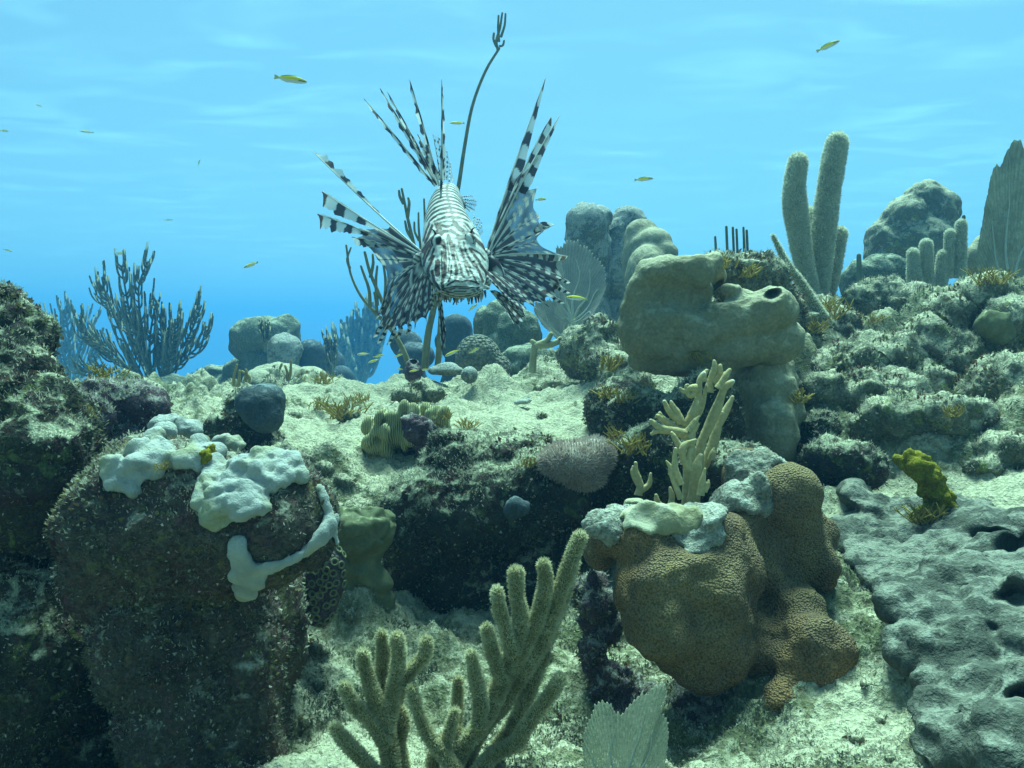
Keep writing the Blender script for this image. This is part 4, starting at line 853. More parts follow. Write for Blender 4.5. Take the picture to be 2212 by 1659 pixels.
# branching fire coral
fc = colony('fire_coral', 'upright branching tan fire coral with white tips growing on the brown boulder coral', 'coral', P(1470, 1110, .83))
def fire_mat():
    m, nt, b = newmat('fire_coral_tan'); a = nd(nt, 'ShaderNodeVertexColor'); a.layer_name = 'col'
    n = noise_n(nt, 300, 3); f = ramp(nt, n.outputs[0], [(.3, .85), (.7, 1.15)]).outputs[0]
    nt.links.new(mix(nt, 1.0, a.outputs['Color'], f, 'MULTIPLY'), b.inputs['Base Color']); bump(nt, b, n.outputs[0], .001); return m
M['fire'] = fire_mat()
Q6 = lambda x, y: (1152.2+x*.3838, 394.2+y*.3838)
def fire(pts, r, d, flat=1.0):
    q = [P(*Q6(x, y), d) for x, y in pts]; V, Fa = tube(q, [r*1.0*d/F, r*.8*d/F, r*.68*d/F, r*.38*d/F], 8, 5, flat=flat, wob=.08)
    m = len(V)//8; t = np.repeat(np.arange(m)/(m-1), 8); k = np.clip((t-.86)/.12, 0, 1)[:, None]
    L = sum((q[i+1]-q[i]).length for i in range(len(q)-1)); 
    c = np.array([.40, .33, .16])*(1-k)+np.array([.72, .72, .60])*k
    link('branch', new_mesh('branch', V, Fa, M['fire'], True, c), fc)
for p, r, d in [([(860, 1860), (870, 1640), (880, 1500), (890, 1400), (905, 1290), (930, 1200), (935, 1120), (960, 1075)], 13, .84), ([(900, 1860), (920, 1640), (940, 1480), (990, 1370), (1040, 1250), (1075, 1160), (1120, 1122)], 15, .86),
     ([(950, 1120), (955, 1090), (975, 1060)], 11, .85), ([(985, 1180), (1000, 1100), (1020, 1050), (1018, 1008)], 11, .86), ([(1010, 1130), (1045, 1080), (1052, 1030)], 10, .86), ([(1040, 1160), (1075, 1100), (1105, 1055)], 10, .85), ([(1020, 1120), (1060, 1090), (1085, 1070)], 9, .86),
     ([(920, 1160), (880, 1160), (850, 1175), (828, 1160)], 9, .83), ([(915, 1180), (880, 1200), (860, 1150), (870, 1140)], 8, .83), ([(905, 1300), (860, 1360), (810, 1330), (760, 1280), (738, 1235)], 12, .84), ([(830, 1360), (810, 1300), (785, 1260), (775, 1235)], 10, .84), ([(840, 1400), (780, 1370), (730, 1330), (712, 1300)], 11, .84),
     ([(860, 1420), (790, 1400), (710, 1380), (662, 1340)], 11, .83), ([(760, 1395), (700, 1400), (665, 1415)], 9, .83), ([(720, 1330), (700, 1315), (690, 1320)], 7, .83), ([(880, 1440), (900, 1400), (925, 1360)], 10, .82), ([(870, 1400), (905, 1350), (930, 1320)], 9, .82), ([(890, 1310), (915, 1250), (912, 1220)], 9, .83), ([(900, 1330), (940, 1280), (975, 1150)], 10, .85),
     ([(860, 1560), (820, 1480), (790, 1430), (780, 1410)], 10, .81), ([(870, 1600), (840, 1540), (850, 1480), (910, 1450)], 10, .80), ([(870, 1620), (880, 1520), (895, 1490)], 9, .80), ([(830, 1700), (800, 1620), (795, 1560), (800, 1500)], 10, .79), ([(800, 1650), (770, 1600), (750, 1570)], 7, .79), ([(830, 1780), (790, 1680), (770, 1610), (765, 1640)], 8, .79),
     ([(590, 1760), (600, 1700), (580, 1630), (575, 1580)], 10, .84), ([(600, 1720), (560, 1640), (560, 1600)], 7, .84), ([(600, 1740), (650, 1700), (660, 1640)], 8, .84), ([(940, 1760), (950, 1690), (965, 1615)], 10, .80), ([(960, 1740), (980, 1700), (985, 1680)], 8, .80), ([(900, 1800), (905, 1690), (920, 1600), (940, 1540)], 16, .82),
     ([(950, 1600), (1000, 1500), (1030, 1400), (1060, 1300)], 14, .88), ([(1000, 1560), (1010, 1520), (1015, 1500)], 8, .86), ([(760, 1860), (780, 1780), (770, 1720)], 9, .80), ([(1000, 1400), (1080, 1290), (1120, 1210)], 12, .90), ([(740, 1840), (700, 1800), (690, 1760)], 9, .81)]:
    fire(p, r, d)
# small branching corals
def twig(label, base, brs, d, mat, r=5, cat='coral', name='branch_coral', group=None):
    e = colony(name, label, cat, P(base[0], base[1], d), group)
    for b in brs: bare(e, b, r, d, mat, taper=(1.2, 1, .8))
M['twig'] = plain('twig_coral', (0.24, 0.23, 0.12), (0.34, 0.32, 0.18), 50)
twig('pale yellowish branched coral stump below the lower sea fan', (1150, 800), [[(1150, 805), (1152, 770), (1155, 745), (1150, 738)], [(1155, 748), (1170, 742), (1182, 735), (1190, 722)], [(1165, 745), (1185, 745), (1205, 738), (1210, 732)]], 1.9, 'twig', 7)
for k, (x, y, s_, lb) in enumerate([(600, 830, 1, 'short forked twigs standing on the far mound, left ones'), (660, 850, 1, 'short forked twigs standing on the far mound, right ones'), (510, 835, .9, 'brown forked twig at the left foot of the far coral heads')]):
    rr = random.Random(k); br = []
    for q in range(5):
        x0 = x+rr.uniform(-26, 26); br.append([(x0, y), (x0+rr.uniform(-6, 6), y-22*s_), (x0+rr.uniform(-12, 12), y-rr.uniform(35, 52)*s_)])
    twig(lb, (x, y), br, 2.9, 'algae', 3.2, 'algae', 'forked_weed')
# weeds: tufts of thin forked ribbons
def tuft(px, py, size, label, mat='algae', n=40, seed=0, names=None, wide=1.0, droop=0.0):
    p, nrm, d = on_d(px, py, names); rr = random.Random(seed); s = size*d/F; parts = []
    for k in range(n):
        a = Vector((rr.gauss(0, 1), rr.gauss(0, .7), 0))*s*.35; b = p+a; dr = (Vector((rr.gauss(0, .6), rr.gauss(0, .5)-.2, 1-droop*2))).normalized(); L = s*rr.uniform(.5, 1.2)
        m1 = b+dr*L*.5+Vector((rr.gauss(0, .15), rr.gauss(0, .15), 0))*L; e1 = m1+(dr+Vector((rr.gauss(0, .6), rr.gauss(0, .4), 0))).normalized()*L*.5; e2 = m1+(dr+Vector((rr.gauss(0, .6), rr.gauss(0, .4), 0))).normalized()*L*.4
        w_ = s*.035*wide; parts.append(tube([b, m1, e1], [w_, w_, w_*.7], 4, 2, flat=.35)); parts.append(tube([m1, m1.lerp(e2, .5), e2], [w_, w_*.7], 4, 2, flat=.35))
    v, f = merge(parts); tag(link('algae_tuft', new_mesh('algae_tuft', v, f, M[mat]), None, p), label, 'algae', 'weed tufts growing on the reef')
TU = [(735, 905, 45, 'golden brown weed tuft on the sand left of the ribbed coral'), (690, 885, 30, 'thin brown weed tuft left of the golden one'), (775, 870, 26, 'sparse weed wisps above the ribbed coral'), (1010, 925, 26, 'pale yellow star shaped weed right of the ribbed coral'), (1320, 800, 34, 'leafy brown weed at the left foot of the humped coral'), (1310, 860, 30, 'yellow brown weed below the leafy one, left of the humped coral'),
      (1140, 1010, 24, 'thin yellow weed beside the pink fuzzy cushion'), (1370, 980, 50, 'tangled olive weed between the fuzzy cushion and the fire coral'), (1330, 950, 36, 'brown weed tuft above the fuzzy cushion'), (1500, 760, 36, 'forked yellow weed hanging from the underside of the humped coral'), (230, 815, 36, 'golden weed tuft on the purple clump at the left'), (190, 900, 24, 'small golden weed by the left rock wall'),
      (1790, 690, 50, 'brown bushy weed at the foot of the tall grey fingers'), (1750, 720, 40, 'dark brown weed under the algae rock'), (2140, 615, 40, 'yellow brown weed at the foot of the tall right sea fan'), (2000, 1130, 46, 'olive weed below the mustard yellow sponge'), (810, 985, 24, 'golden weed hanging from the ribbed coral'), (1890, 700, 26, 'dark weed clump on the ledge at right'), (2050, 900, 34, 'brownish weed on the pale right slope'),
      (350, 1015, 22, 'pale yellow weed growing on the white crust'), (1725, 870, 34, 'rusty weed frill on the right side of the coral column'), (1560, 580, 30, 'frilly pale weed on top of the algae rock'), (1610, 600, 34, 'frilly grey weed right of the notch in the humped coral'), (700, 830, 30, 'feathery weed on the far left mound'), (960, 905, 22, 'pale twigs beside the ribbed coral'), (1350, 870, 30, 'dark weed in the shade beside the humped coral')]
for i, (x, y, s_, lb) in enumerate(TU): tuft(x, y, s_, lb, 'algae', 26 if s_ < 40 else 40, i, wide=1.6 if 'leafy' in lb or 'frill' in lb else 1.0, droop=.8 if 'hanging' in lb else 0)
#%%FISH
# ------------------------------------------------------------------ lionfish
lf = empty('lionfish', P(985, 600, 1.0)); tag(lf, 'brown and white striped lionfish facing the camera with all fins spread', 'fish')
RING = [(1003, 447, 1.40, 4, 10), (990, 436, 1.36, 9, 15), (974, 425, 1.30, 20, 27), (966, 432, 1.24, 30, 38), (962, 455, 1.18, 39, 49), (963, 482, 1.13, 47, 57), (970, 512, 1.085, 57, 62), (978, 540, 1.045, 68, 58), (984, 568, 1.01, 73, 50), (989, 594, .978, 63, 38), (993, 612, .958, 55, 26), (995, 622, .949, 50, 17), (996, 626, .945, 42, 8)]
ctr = [P(*r[:3]) for r in RING]
NS, NP = 260, 220
tt = np.linspace(0, len(RING)-1, NS); kk = np.arange(len(RING))
cx = np.array([[np.interp(t, kk, [c[j] for c in ctr]) for j in range(3)] for t in tt])
def sm(a, n=9):
    k = np.ones(n)/n; pad = np.pad(a, ((n//2, n//2), (0, 0)), mode='edge'); return np.stack([np.convolve(pad[:, j], k, 'valid') for j in range(a.shape[1])], 1)
cx = sm(cx, 17); rx = np.interp(tt, kk, [r[3]*r[2]/F for r in RING]); ry = np.interp(tt, kk, [r[4]*r[2]/F for r in RING])
rr2 = sm(np.stack([rx, ry], 1), 11); rx, ry = rr2[:, 0], rr2[:, 1]
tg = np.gradient(cx, axis=0); tg /= np.linalg.norm(tg, axis=1)[:, None]; tg = sm(tg, 21); tg /= np.linalg.norm(tg, axis=1)[:, None]
roll = R(-6); xr = np.array([math.cos(roll), 0, math.sin(roll)])
rt = xr-tg*(tg@xr)[:, None]; rt /= np.linalg.norm(rt, axis=1)[:, None]; up = np.cross(rt, tg); up *= np.sign(up[:, 2].mean())
phi = np.linspace(0, 2*math.pi, NP, endpoint=False); cph, sph = np.cos(phi), np.sin(phi)
V = cx[:, None, :]+rt[:, None, :]*(np.sign(cph)*np.abs(cph)**.9*rx[:, None])[:, :, None]+up[:, None, :]*(np.sign(sph)*np.abs(sph)**1.05*ry[:, None])[:, :, None]
S = np.repeat(tt[:, None], NP, 1); U = np.repeat(cph[None], NS, 0)*1.0; H = np.repeat(sph[None], NS, 0)
V = V.reshape(-1, 3); s_, u_, h_ = S.ravel(), U.ravel(), H.ravel(); w_ = np.repeat(rx, NP)*u_
# brow ridges, eye sockets, snout groove
upv = np.repeat(up, NP, 0); rtv = np.repeat(rt, NP, 0)
for sg, ex, ey in ((-1, 943, 512), (1, 1013, 514)):
    br = P(ex, ey, .985); q = np.linalg.norm((V-np.array(br))*np.array([1, .6, 1]), axis=1); V += upv*(np.exp(-(q/.014)**2)*.008)[:, None]+rtv*(np.exp(-(q/.014)**2)*.003*sg)[:, None]
nv = fbm(V, 60, 3, .5, 7); nv2 = fbm(V, 26, 3, .5, 8)
V += (upv*.6+np.repeat(tg, NP, 0)*.6)*(fbm(V, 90, 3, .5, 17)*.006*np.clip(s_-5.5, 0, 1))[:, None]
# body bands across the back; on the head lines that run down the snout and fan over the cheeks
band = np.sin(s_*2*math.pi*3.1+nv*3.0+.8*np.sin(u_*3)*.6)
thick = np.sin(s_*2*math.pi*1.05+.6)
head = np.sin(np.abs(w_)*1080+nv*4+nv2*11+np.sin(s_*2.2+np.abs(u_)*2)*1.5+(s_-7)*.7)
cheek = np.sin(s_*10+np.abs(w_)*420+nv*3)
k = np.clip((s_-5.6-.8*nv-.6*np.abs(u_))/.25, 0, 1); k2 = np.clip((np.abs(u_)-.82)/.1, 0, 1)*np.clip((s_-6)/.5, 0, 1)
lip = np.clip((s_-11.2)/.2, 0, 1); band = band+.22+.9*np.exp(-(w_/.0016)**2); k = np.clip((s_-7.2-.8*nv-.6*np.abs(u_))/.25, 0, 1); pat = band*(1-k)+head*k; pat = pat*(1-k2)+cheek*k2; pat = pat*(1-lip)+np.sin(V[:, 2]*1500+nv*5+(w_*40)**2)*lip
pat = pat+.18*thick*(1-k)+.28*k*(1-lip)
dkf = np.clip((pat+.05)*2.4+.5, 0, 1)
# the bold lines of the face, traced on the skin: (points, width)
STR = [([(490, 800), (520, 900), (545, 1030)], 17), ([(450, 890), (455, 1000), (460, 1100), (455, 1180)], 17), ([(590, 870), (620, 950), (650, 1040), (700, 1110)], 14), ([(560, 1060), (572, 1150), (560, 1220)], 14), ([(600, 1080), (620, 1160), (640, 1200)], 12),
  ([(385, 1060), (380, 1130), (385, 1180)], 24), ([(345, 1000), (320, 1060), (290, 1130), (300, 1200)], 12), ([(350, 850), (300, 950), (255, 1050), (245, 1100)], 10), ([(320, 850), (270, 950), (240, 1030)], 9), ([(700, 930), (760, 1010), (800, 1060)], 12), ([(690, 770), (760, 840), (830, 900), (870, 960)], 15),
  ([(720, 930), (800, 975), (850, 1040)], 9), ([(375, 680), (400, 740), (370, 800), (300, 880), (250, 950)], 24), ([(545, 640), (550, 680), (600, 730), (690, 800)], 22), ([(420, 790), (440, 762), (520, 748), (590, 800), (650, 822)], 15), ([(430, 700), (465, 712), (530, 700), (550, 680)], 13), ([(385, 860), (430, 872)], 26), ([(590, 822), (660, 812)], 24),
  ([(470, 1335), (520, 1322), (600, 1312), (700, 1322), (790, 1312)], 7), ([(480, 1290), (560, 1240), (600, 1252), (700, 1242), (790, 1275)], 8), ([(480, 1370), (600, 1350), (700, 1352), (800, 1350)], 7), ([(475, 820), (490, 950), (500, 1050), (490, 1150)], 7), ([(530, 850), (560, 950), (590, 1050)], 7), ([(425, 950), (425, 1080), (430, 1180)], 8),
  ([(640, 860), (660, 960), (710, 1050), (745, 1100)], 10), ([(520, 1090), (512, 1200), (490, 1250)], 8), ([(650, 1080), (690, 1190)], 10), ([(740, 1060), (790, 1150), (830, 1250)], 12), ([(330, 1150), (350, 1250), (400, 1330)], 14), ([(280, 1150), (300, 1260), (340, 1340)], 10), ([(800, 1080), (860, 1160), (890, 1250)], 12), ([(440, 1190), (430, 1270), (440, 1330)], 14),
  ([(700, 1130), (740, 1200), (770, 1260)], 9), ([(410, 640), (400, 690)], 12), ([(330, 700), (300, 780), (262, 870)], 12), ([(300, 680), (270, 760), (245, 850)], 9), ([(640, 700), (720, 790), (790, 860)], 9), ([(350, 930), (330, 990), (300, 1040)], 9), ([(620, 640), (680, 700), (740, 780)], 10)]
dpt = V[:, 1]*cp+V[:, 2]*sp_; qx = (CX+V[:, 0]/dpt*F-861.1)/.2193; qy = (CY-(-V[:, 1]*sp_+V[:, 2]*cp)/dpt*F-333.5)/.2193
qx = qx+noise3(V*170, 31)*7; qy = qy+noise3(V*170, 32)*7; best_ = np.full(len(V), 99.)
for pl, wd_ in STR:
    for (ax, ay), (bx, by) in zip(pl[:-1], pl[1:]):
        L2 = (bx-ax)**2+(by-ay)**2; tq = np.clip(((qx-ax)*(bx-ax)+(qy-ay)*(by-ay))/L2, 0, 1)
        best_ = np.minimum(best_, np.hypot(qx-ax-(bx-ax)*tq, qy-ay-(by-ay)*tq)-wd_*1.18)
fc_ = np.clip(.5-best_/7, 0, 1); fm_ = np.clip((qy-655)/25, 0, 1)*np.clip((s_-5.0)/.4, 0, 1)*(h_ > -.75)
dkf = dkf*(1-fm_)+np.maximum(fc_, dkf*.22)*fm_
dk = dkf[:, None]; soft = np.clip(noise3(V*140, 3)*1.2+.5, 0, 1)[:, None]
white = np.array([.50, .52, .47])*(.85+.25*soft); dark = np.array([.025, .02, .022])*(1-soft)+np.array([.085, .05, .035])*soft
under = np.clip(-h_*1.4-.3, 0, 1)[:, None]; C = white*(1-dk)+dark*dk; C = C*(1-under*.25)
ii = (np.arange(NS-1)[:, None]*NP+np.arange(NP)[None, :]); jj = np.roll(ii, -1, 1); Fb = np.stack([ii, jj, jj+NP, ii+NP], 2).reshape(-1, 4)
V2 = np.concatenate([V, [cx[0], cx[-1]]]); C2 = np.concatenate([C, [[.5, .5, .5]]*2])
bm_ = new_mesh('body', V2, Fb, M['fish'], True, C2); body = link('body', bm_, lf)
bodyT = np.array([tuple(f) for f in Fb])[:, :3]
bb = BVHTree.FromPolygons([tuple(v) for v in V], [tuple(f) for f in Fb.tolist()])
def onb(px, py, dflt=1.02):
    h = bb.ray_cast(Vector((0, 0, 0)), ray(px, py)); return (h[0], h[1] if h[1].dot(ray(px, py)) < 0 else -h[1]) if h[0] else (P(px, py, dflt), Vector((0, -1, 0)))
DK, WH, BR, TN = np.array([.03, .027, .032]), np.array([.54, .56, .51]), np.array([.12, .07, .045]), np.array([.42, .34, .24])
for sg, ex, ey in ((-1, 942, 520), (1, 1016, 517)):
    p, n = onb(ex, ey); n = (n+Vector((sg*.6, 0, 0))).normalized(); v, f = ico(3); r = .0075; q = np.array(n.to_track_quat('Z', 'Y').to_matrix())
    slit = (np.abs(v[:, 0]) < .24) & (v[:, 2] > .1) & (np.abs(v[:, 1]) < .85); rim = np.sin(v[:, 0]*9)
    c = np.where(slit[:, None], DK*.5, np.where((rim > .2)[:, None], DK, WH)); v = (v*np.array([r*.9, r*1.15, r*.75]))@q.T+np.array(p)
    eye = link('eye', new_mesh('eye', v, f, M['fish'], True, c), lf)
    # brow tentacle
    p, n = onb(ex+sg*1, ey-14); t = [p, p+Vector((sg*.002, -.002, .004)), p+Vector((sg*.005, -.004, .006))]; v, f = tube(t, [.0016, .001, .0004], 6, 4, flat=.5); link('brow_tentacle', new_mesh('brow_tentacle', v, f, M['fish'], True, np.tile(DK*2, (len(v), 1))), lf)
# mouth: wide downturned lips with a fringe of skin flaps
lipc = [(938, 634), (950, 624), (970, 617), (995, 613), (1020, 613), (1040, 617), (1054, 622)]
def onbo(x, y, off): p, n = onb(x, y, .96); return p+n*off
lv, lfc = tube([P(x, y, .953+abs(x-996)*.0004) for x, y in lipc], [.0022, .003, .0034, .003, .0022], 8, 6); nn = noise3(lv*300, 2)
link('upper_lip', new_mesh('upper_lip', lv, lfc, M['fish'], True, np.where((nn > .12)[:, None], DK, WH*.85)), lf)
jaw = remesh(np.concatenate([ell(996, 628, .955, 50, 17, 20), ell(962, 624, .98, 22, 13, 22), ell(1032, 618, .98, 22, 13, 22), ell(995, 630, .99, 40, 14, 34), ell(1000, 600, 1.03, 50, 34, 40)]), np.concatenate([ico(3)[1]+i*642 for i in range(5)]), .0018, 5)
jv, _ = mesh_np(jaw); sy_ = CY-(-jv[:, 1]*sp_+jv[:, 2]*cp)/(jv[:, 1]*cp+jv[:, 2]*sp_)*F; sx_ = CX+jv[:, 0]/jv[:, 1]*F
pj = np.sin((sy_+(sx_-996)**2*.006)*1.15+noise3(jv*130, 5)*3); cj = np.where((pj > .35)[:, None], DK*1.4, WH*.66)
ca = jaw.color_attributes.new('col', 'FLOAT_COLOR', 'POINT'); cc = np.ones((len(jv), 4), dtype=np.float32); cc[:, :3] = cj; ca.data.foreach_set('color', cc.ravel()); jaw.materials.clear(); jaw.materials.append(M['fish']); link('jaw', jaw, lf)
jb = BVHTree.FromPolygons([tuple(v) for v in jv], [tuple(p.vertices) for p in jaw.polygons])
rf = random.Random(4); parts = []; cols = []
for k in range(34):
    x = 952+k*2.9+rf.uniform(-1, 1); y = 636-12*math.exp(-((x-1000)/60)**2)*0+(-((x-996)/52)**2)*9+4
    p = P(x, y-4, .968+rf.uniform(-.006, .01)); L = rf.uniform(.006, .012); e = p+Vector((rf.uniform(-.003, .003), rf.uniform(-.004, .001), -L))
    v, f = tube([p, p.lerp(e, .5)+Vector((rf.uniform(-.001, .001), 0, 0)), e], [.0011, .0014, .0007], 5, 3, flat=.5); parts.append((v, f)); cols.append(np.tile((WH*.6 if rf.random() < .5 else BR), (len(v), 1)))
v, f = merge(parts); link('chin_fringe', new_mesh('chin_fringe', v, f, M['fish'], True, np.concatenate(cols)), lf)
def flesh(px, py, rxp, ryp, rot, d, nm):      # cheek frills
    v = ell(px, py, d, rxp, ryp, 8, rot); f = ico(3)[1]; v = v+np.array([1, 1, 1])*(noise3(v*220, 4)*.004)[:, None]; pt = noise3(v*330, 6)
    return link(nm, new_mesh(nm, v, f, M['fish'], True, np.where((pt > .02)[:, None], DK*1.5, WH*.8)), lf)
flesh(950, 632, 11, 22, 5, .985, 'cheek_frill'); flesh(1048, 610, 13, 14, 0, .985, 'cheek_frill')

# fins ---------------------------------------------------------------
def bez(a, m, b, n=40):
    t = np.linspace(0, 1, n)[:, None]; a, m, b = map(np.array, (a, m, b)); return a*(1-t)**2+2*m*t*(1-t)+b*t*t
def alpha_cols(c, a): return np.concatenate([c, a[:, None]], 1)
def fin_web(parent, rays, ext, seed=0, spots=7, base_stripe=.42, blue=0.2, name='membrane'):
    """skin between neighbouring rays; rays = bezier arrays, ext = how far the skin reaches along each ray"""
    nT, nW = 70, 14; Vs, Fs, Cs, o = [], [], [], 0; n = len(rays)
    for i in range(n-1):
        A, B = rays[i], rays[i+1]; ea, eb = ext[i], ext[i+1]; tl = np.linspace(0, 1, nT); W = np.linspace(0, 1, nW)
        T, Wg = np.meshgrid(tl, W, indexing='ij'); Tm = T*(1-.10*np.sin(math.pi*Wg)*T)
        def samp(Cv, e): x = Tm*e*(len(Cv)-1); return np.stack([np.interp(x.ravel(), np.arange(len(Cv)), Cv[:, j]) for j in range(3)], 1)
        PA, PB = samp(A, ea), samp(B, eb); w = Wg.ravel()[:, None]; Pt = PA*(1-w)+PB*w
        Pt[:, 1] += (.006*np.sin(math.pi*Wg)*T*((-1)**i)).ravel()
        gv = i+Wg.ravel(); t = Tm.ravel()*(ea*(1-Wg.ravel())+eb*Wg.ravel())
        ri = np.round(gv); near = np.abs(gv-ri); wob = noise3(np.stack([gv*1.3, t*5, np.full_like(t, seed)], 1), seed)
        sp = (np.sin(2*math.pi*(t*spots+.5*(ri % 2))+wob*2) > .1) & (near < .30+.1*wob) & (t > base_stripe)
        st = (near < .20+.12*wob) & (t <= base_stripe+.05)
        c = np.where((sp | st)[:, None], WH*.95, DK*1.3+np.array([.02, .015, .015]))
        br = ((wob > .28) & (t > .55) & ~sp)[:, None]; c = np.where(br, BR, c)
        al = np.where(sp | st, 1.0, .97-(blue if i < n*.5 else 0)*1.2*(t > base_stripe)*np.clip(.5+wob, 0, 1))
        Cs.append(alpha_cols(c, al)); Vs.append(Pt); q = (np.arange(nT-1)[:, None]*nW+np.arange(nW-1)[None, :]).ravel()+o
        Fs.append(np.stack([q, q+1, q+nW+1, q+nW], 1)); o += len(Pt)
    v, f, c = np.concatenate(Vs), np.concatenate(Fs), np.concatenate(Cs)
    return link(name, new_mesh(name, v, f, M['fin'], True, c), parent)
def fin_ray(parent, C, bands=9, r=.0012, seed=0, col=None, name='fin_ray'):
    v, f = tube([Vector(c) for c in C[::4]]+[Vector(C[-1])], [r, r*.8, r*.3], 6, 2); m = len(v)//6; t = np.repeat(np.arange(m)/(m-1), 6)
    b = np.sin(2*math.pi*t*bands+seed) > .05; return link(name, new_mesh(name, v, f, M['fish'], True, np.where(b[:, None], DK*1.5, WH) if col is None else np.tile(col, (len(v), 1))), parent)
def feather(parent, C, t0, width, side, bands, seed=0, shape='leaf', ph=0.0, ragged=.15):
    """free end of a ray with its own banded flap on one side; width in photo px"""
    n, m = 80, 8; x = np.linspace(t0, 1, n)*(len(C)-1); K = np.stack([np.interp(x, np.arange(len(C)), C[:, j]) for j in range(3)], 1)
    tg = np.gradient(K, axis=0); tg /= np.linalg.norm(tg, axis=1)[:, None]; nr_ = np.cross(tg, np.array([0, 1, 0])); nr_ /= np.linalg.norm(nr_, axis=1)[:, None]
    t = np.linspace(0, 1, n); dd = K[:, 1].mean()
    prof = {'leaf': np.sin(math.pi*np.clip(t*.92+.08, 0, 1))**.6, 'club': np.clip(t*1.6, .12, 1)*np.clip((1-t)*9, .12, 1), 'spear': np.clip((1-t)*1.25, 0, 1)**.8}[shape]
    rg = 1+ragged*noise3(np.stack([t*14, 0*t, 0*t+seed], 1), 2)*2; wd = width*dd/F*prof*rg*side
    V = (K[:, None, :]+nr_[:, None, :]*(wd[:, None]*np.linspace(-.12, 1, m)[None, :])[:, :, None]); V[:, :, 1] += (.004*np.sin(t*9+seed)[:, None]*np.linspace(0, 1, m)[None, :])
    T = np.repeat(t, m); Wg = np.tile(np.linspace(0, 1, m), n); wob = noise3(np.stack([T*6, Wg*2, 0*T+seed], 1), seed)
    d = np.sin(2*math.pi*(T*bands+ph+.08*Wg)+wob*1.3) > .15; d &= (Wg > .06)
    c = np.where(d[:, None], np.where((T > .8)[:, None], BR*.8, DK*1.3), WH); al = np.where(d, .97, .80)
    q = (np.arange(n-1)[:, None]*m+np.arange(m-1)[None, :]).ravel()
    return link('feather', new_mesh('feather', V.reshape(-1, 3), np.stack([q, q+1, q+m+1, q+m], 1), M['fin'], True, alpha_cols(c, al)), parent)
def pectoral(base, rays, bd, seed, blue, spots):
    e = empty('pectoral_fin', P(*base)); e.parent = lf; e.location = ORG[e.name]-ORG[lf.name]
    RR, EX = [], []
    for i, r in enumerate(rays):
        bx, by, bdp = r.get('b', base); tx, ty, td = r['t']; mx, my = r.get('m', ((bx+tx)/2, (by+ty)/2))
        RR.append(bez(P(bx, by, bdp), P(mx, my, (bdp+td)/2-.012), P(tx, ty, td))); EX.append(r.get('e', .93))
    fin_web(e, RR, EX, seed, spots, blue=blue)
    for i, (C, r) in enumerate(zip(RR, rays)):
        fin_ray(e, C, r.get('bands', 7), .0011 if r.get('thin') else .0015, i, WH if r.get('white') else None)
        if 'f' in r: feather(e, C, *r['f'][:4], **r['f'][4])
    return e
def bs(x, y, d=1.07): return (x, y, d)
# fin on the left of the picture
pectoral((912, 556, 1.08), [
 dict(b=bs(912, 545), t=(676, 327, 1.16), m=(800, 450), e=.30, bands=8, white=1, f=(.30, 12, -1, 5, dict(shape='club', ragged=.5, ph=.2))),
 dict(b=bs(908, 548), t=(696, 413, 1.14), m=(810, 490), e=.46, bands=7, white=1, f=(.38, 25, 1, 3.2, dict(shape='club', ph=.1))),
 dict(b=bs(905, 552), t=(686, 462, 1.13), m=(800, 500), e=.62, f=(.42, 24, 1, 4, dict(shape='club', ragged=.3, ph=.4))),
 dict(b=bs(904, 556), t=(760, 512, 1.12), m=(830, 525), e=.95, f=(.3, 15, 1, 3, dict(shape='club', ragged=.2))),
 dict(b=bs(902, 562), t=(815, 560, 1.10), e=1.0, thin=1), dict(b=bs(902, 568), t=(835, 610, 1.08), e=1.0, thin=1),
 dict(b=bs(904, 574), t=(812, 690, 1.07), m=(840, 615), e=.9, f=(.7, 8, 1, 3, dict(shape='spear'))), dict(b=bs(906, 578), t=(806, 729, 1.06), m=(845, 650), e=.88, f=(.75, 9, 1, 3, dict(shape='leaf'))), dict(b=bs(908, 582), t=(813, 743, 1.05), m=(855, 665), e=.85, f=(.75, 9, 1, 3, dict(shape='leaf'))),
 dict(b=bs(911, 586, 1.05), t=(836, 745, 1.04), m=(868, 665), e=.84, f=(.75, 8, 1, 3, dict(shape='leaf'))), dict(b=bs(914, 589, 1.04), t=(856, 732, 1.03), m=(878, 660), e=.88, f=(.8, 8, 1, 2, dict(shape='leaf'))), dict(b=bs(918, 592, 1.03), t=(878, 724, 1.02), m=(890, 660), e=.88, f=(.8, 8, 1, 2, dict(shape='leaf'))),
 dict(b=bs(922, 595, 1.02), t=(896, 710, 1.01), m=(902, 650), e=.92), dict(b=bs(927, 598, 1.01), t=(921, 694, 1.0), m=(916, 650), e=.95), dict(b=bs(934, 600, 1.0), t=(938, 668, .99), m=(932, 640), e=1.0)], None, 3, .25, 6)
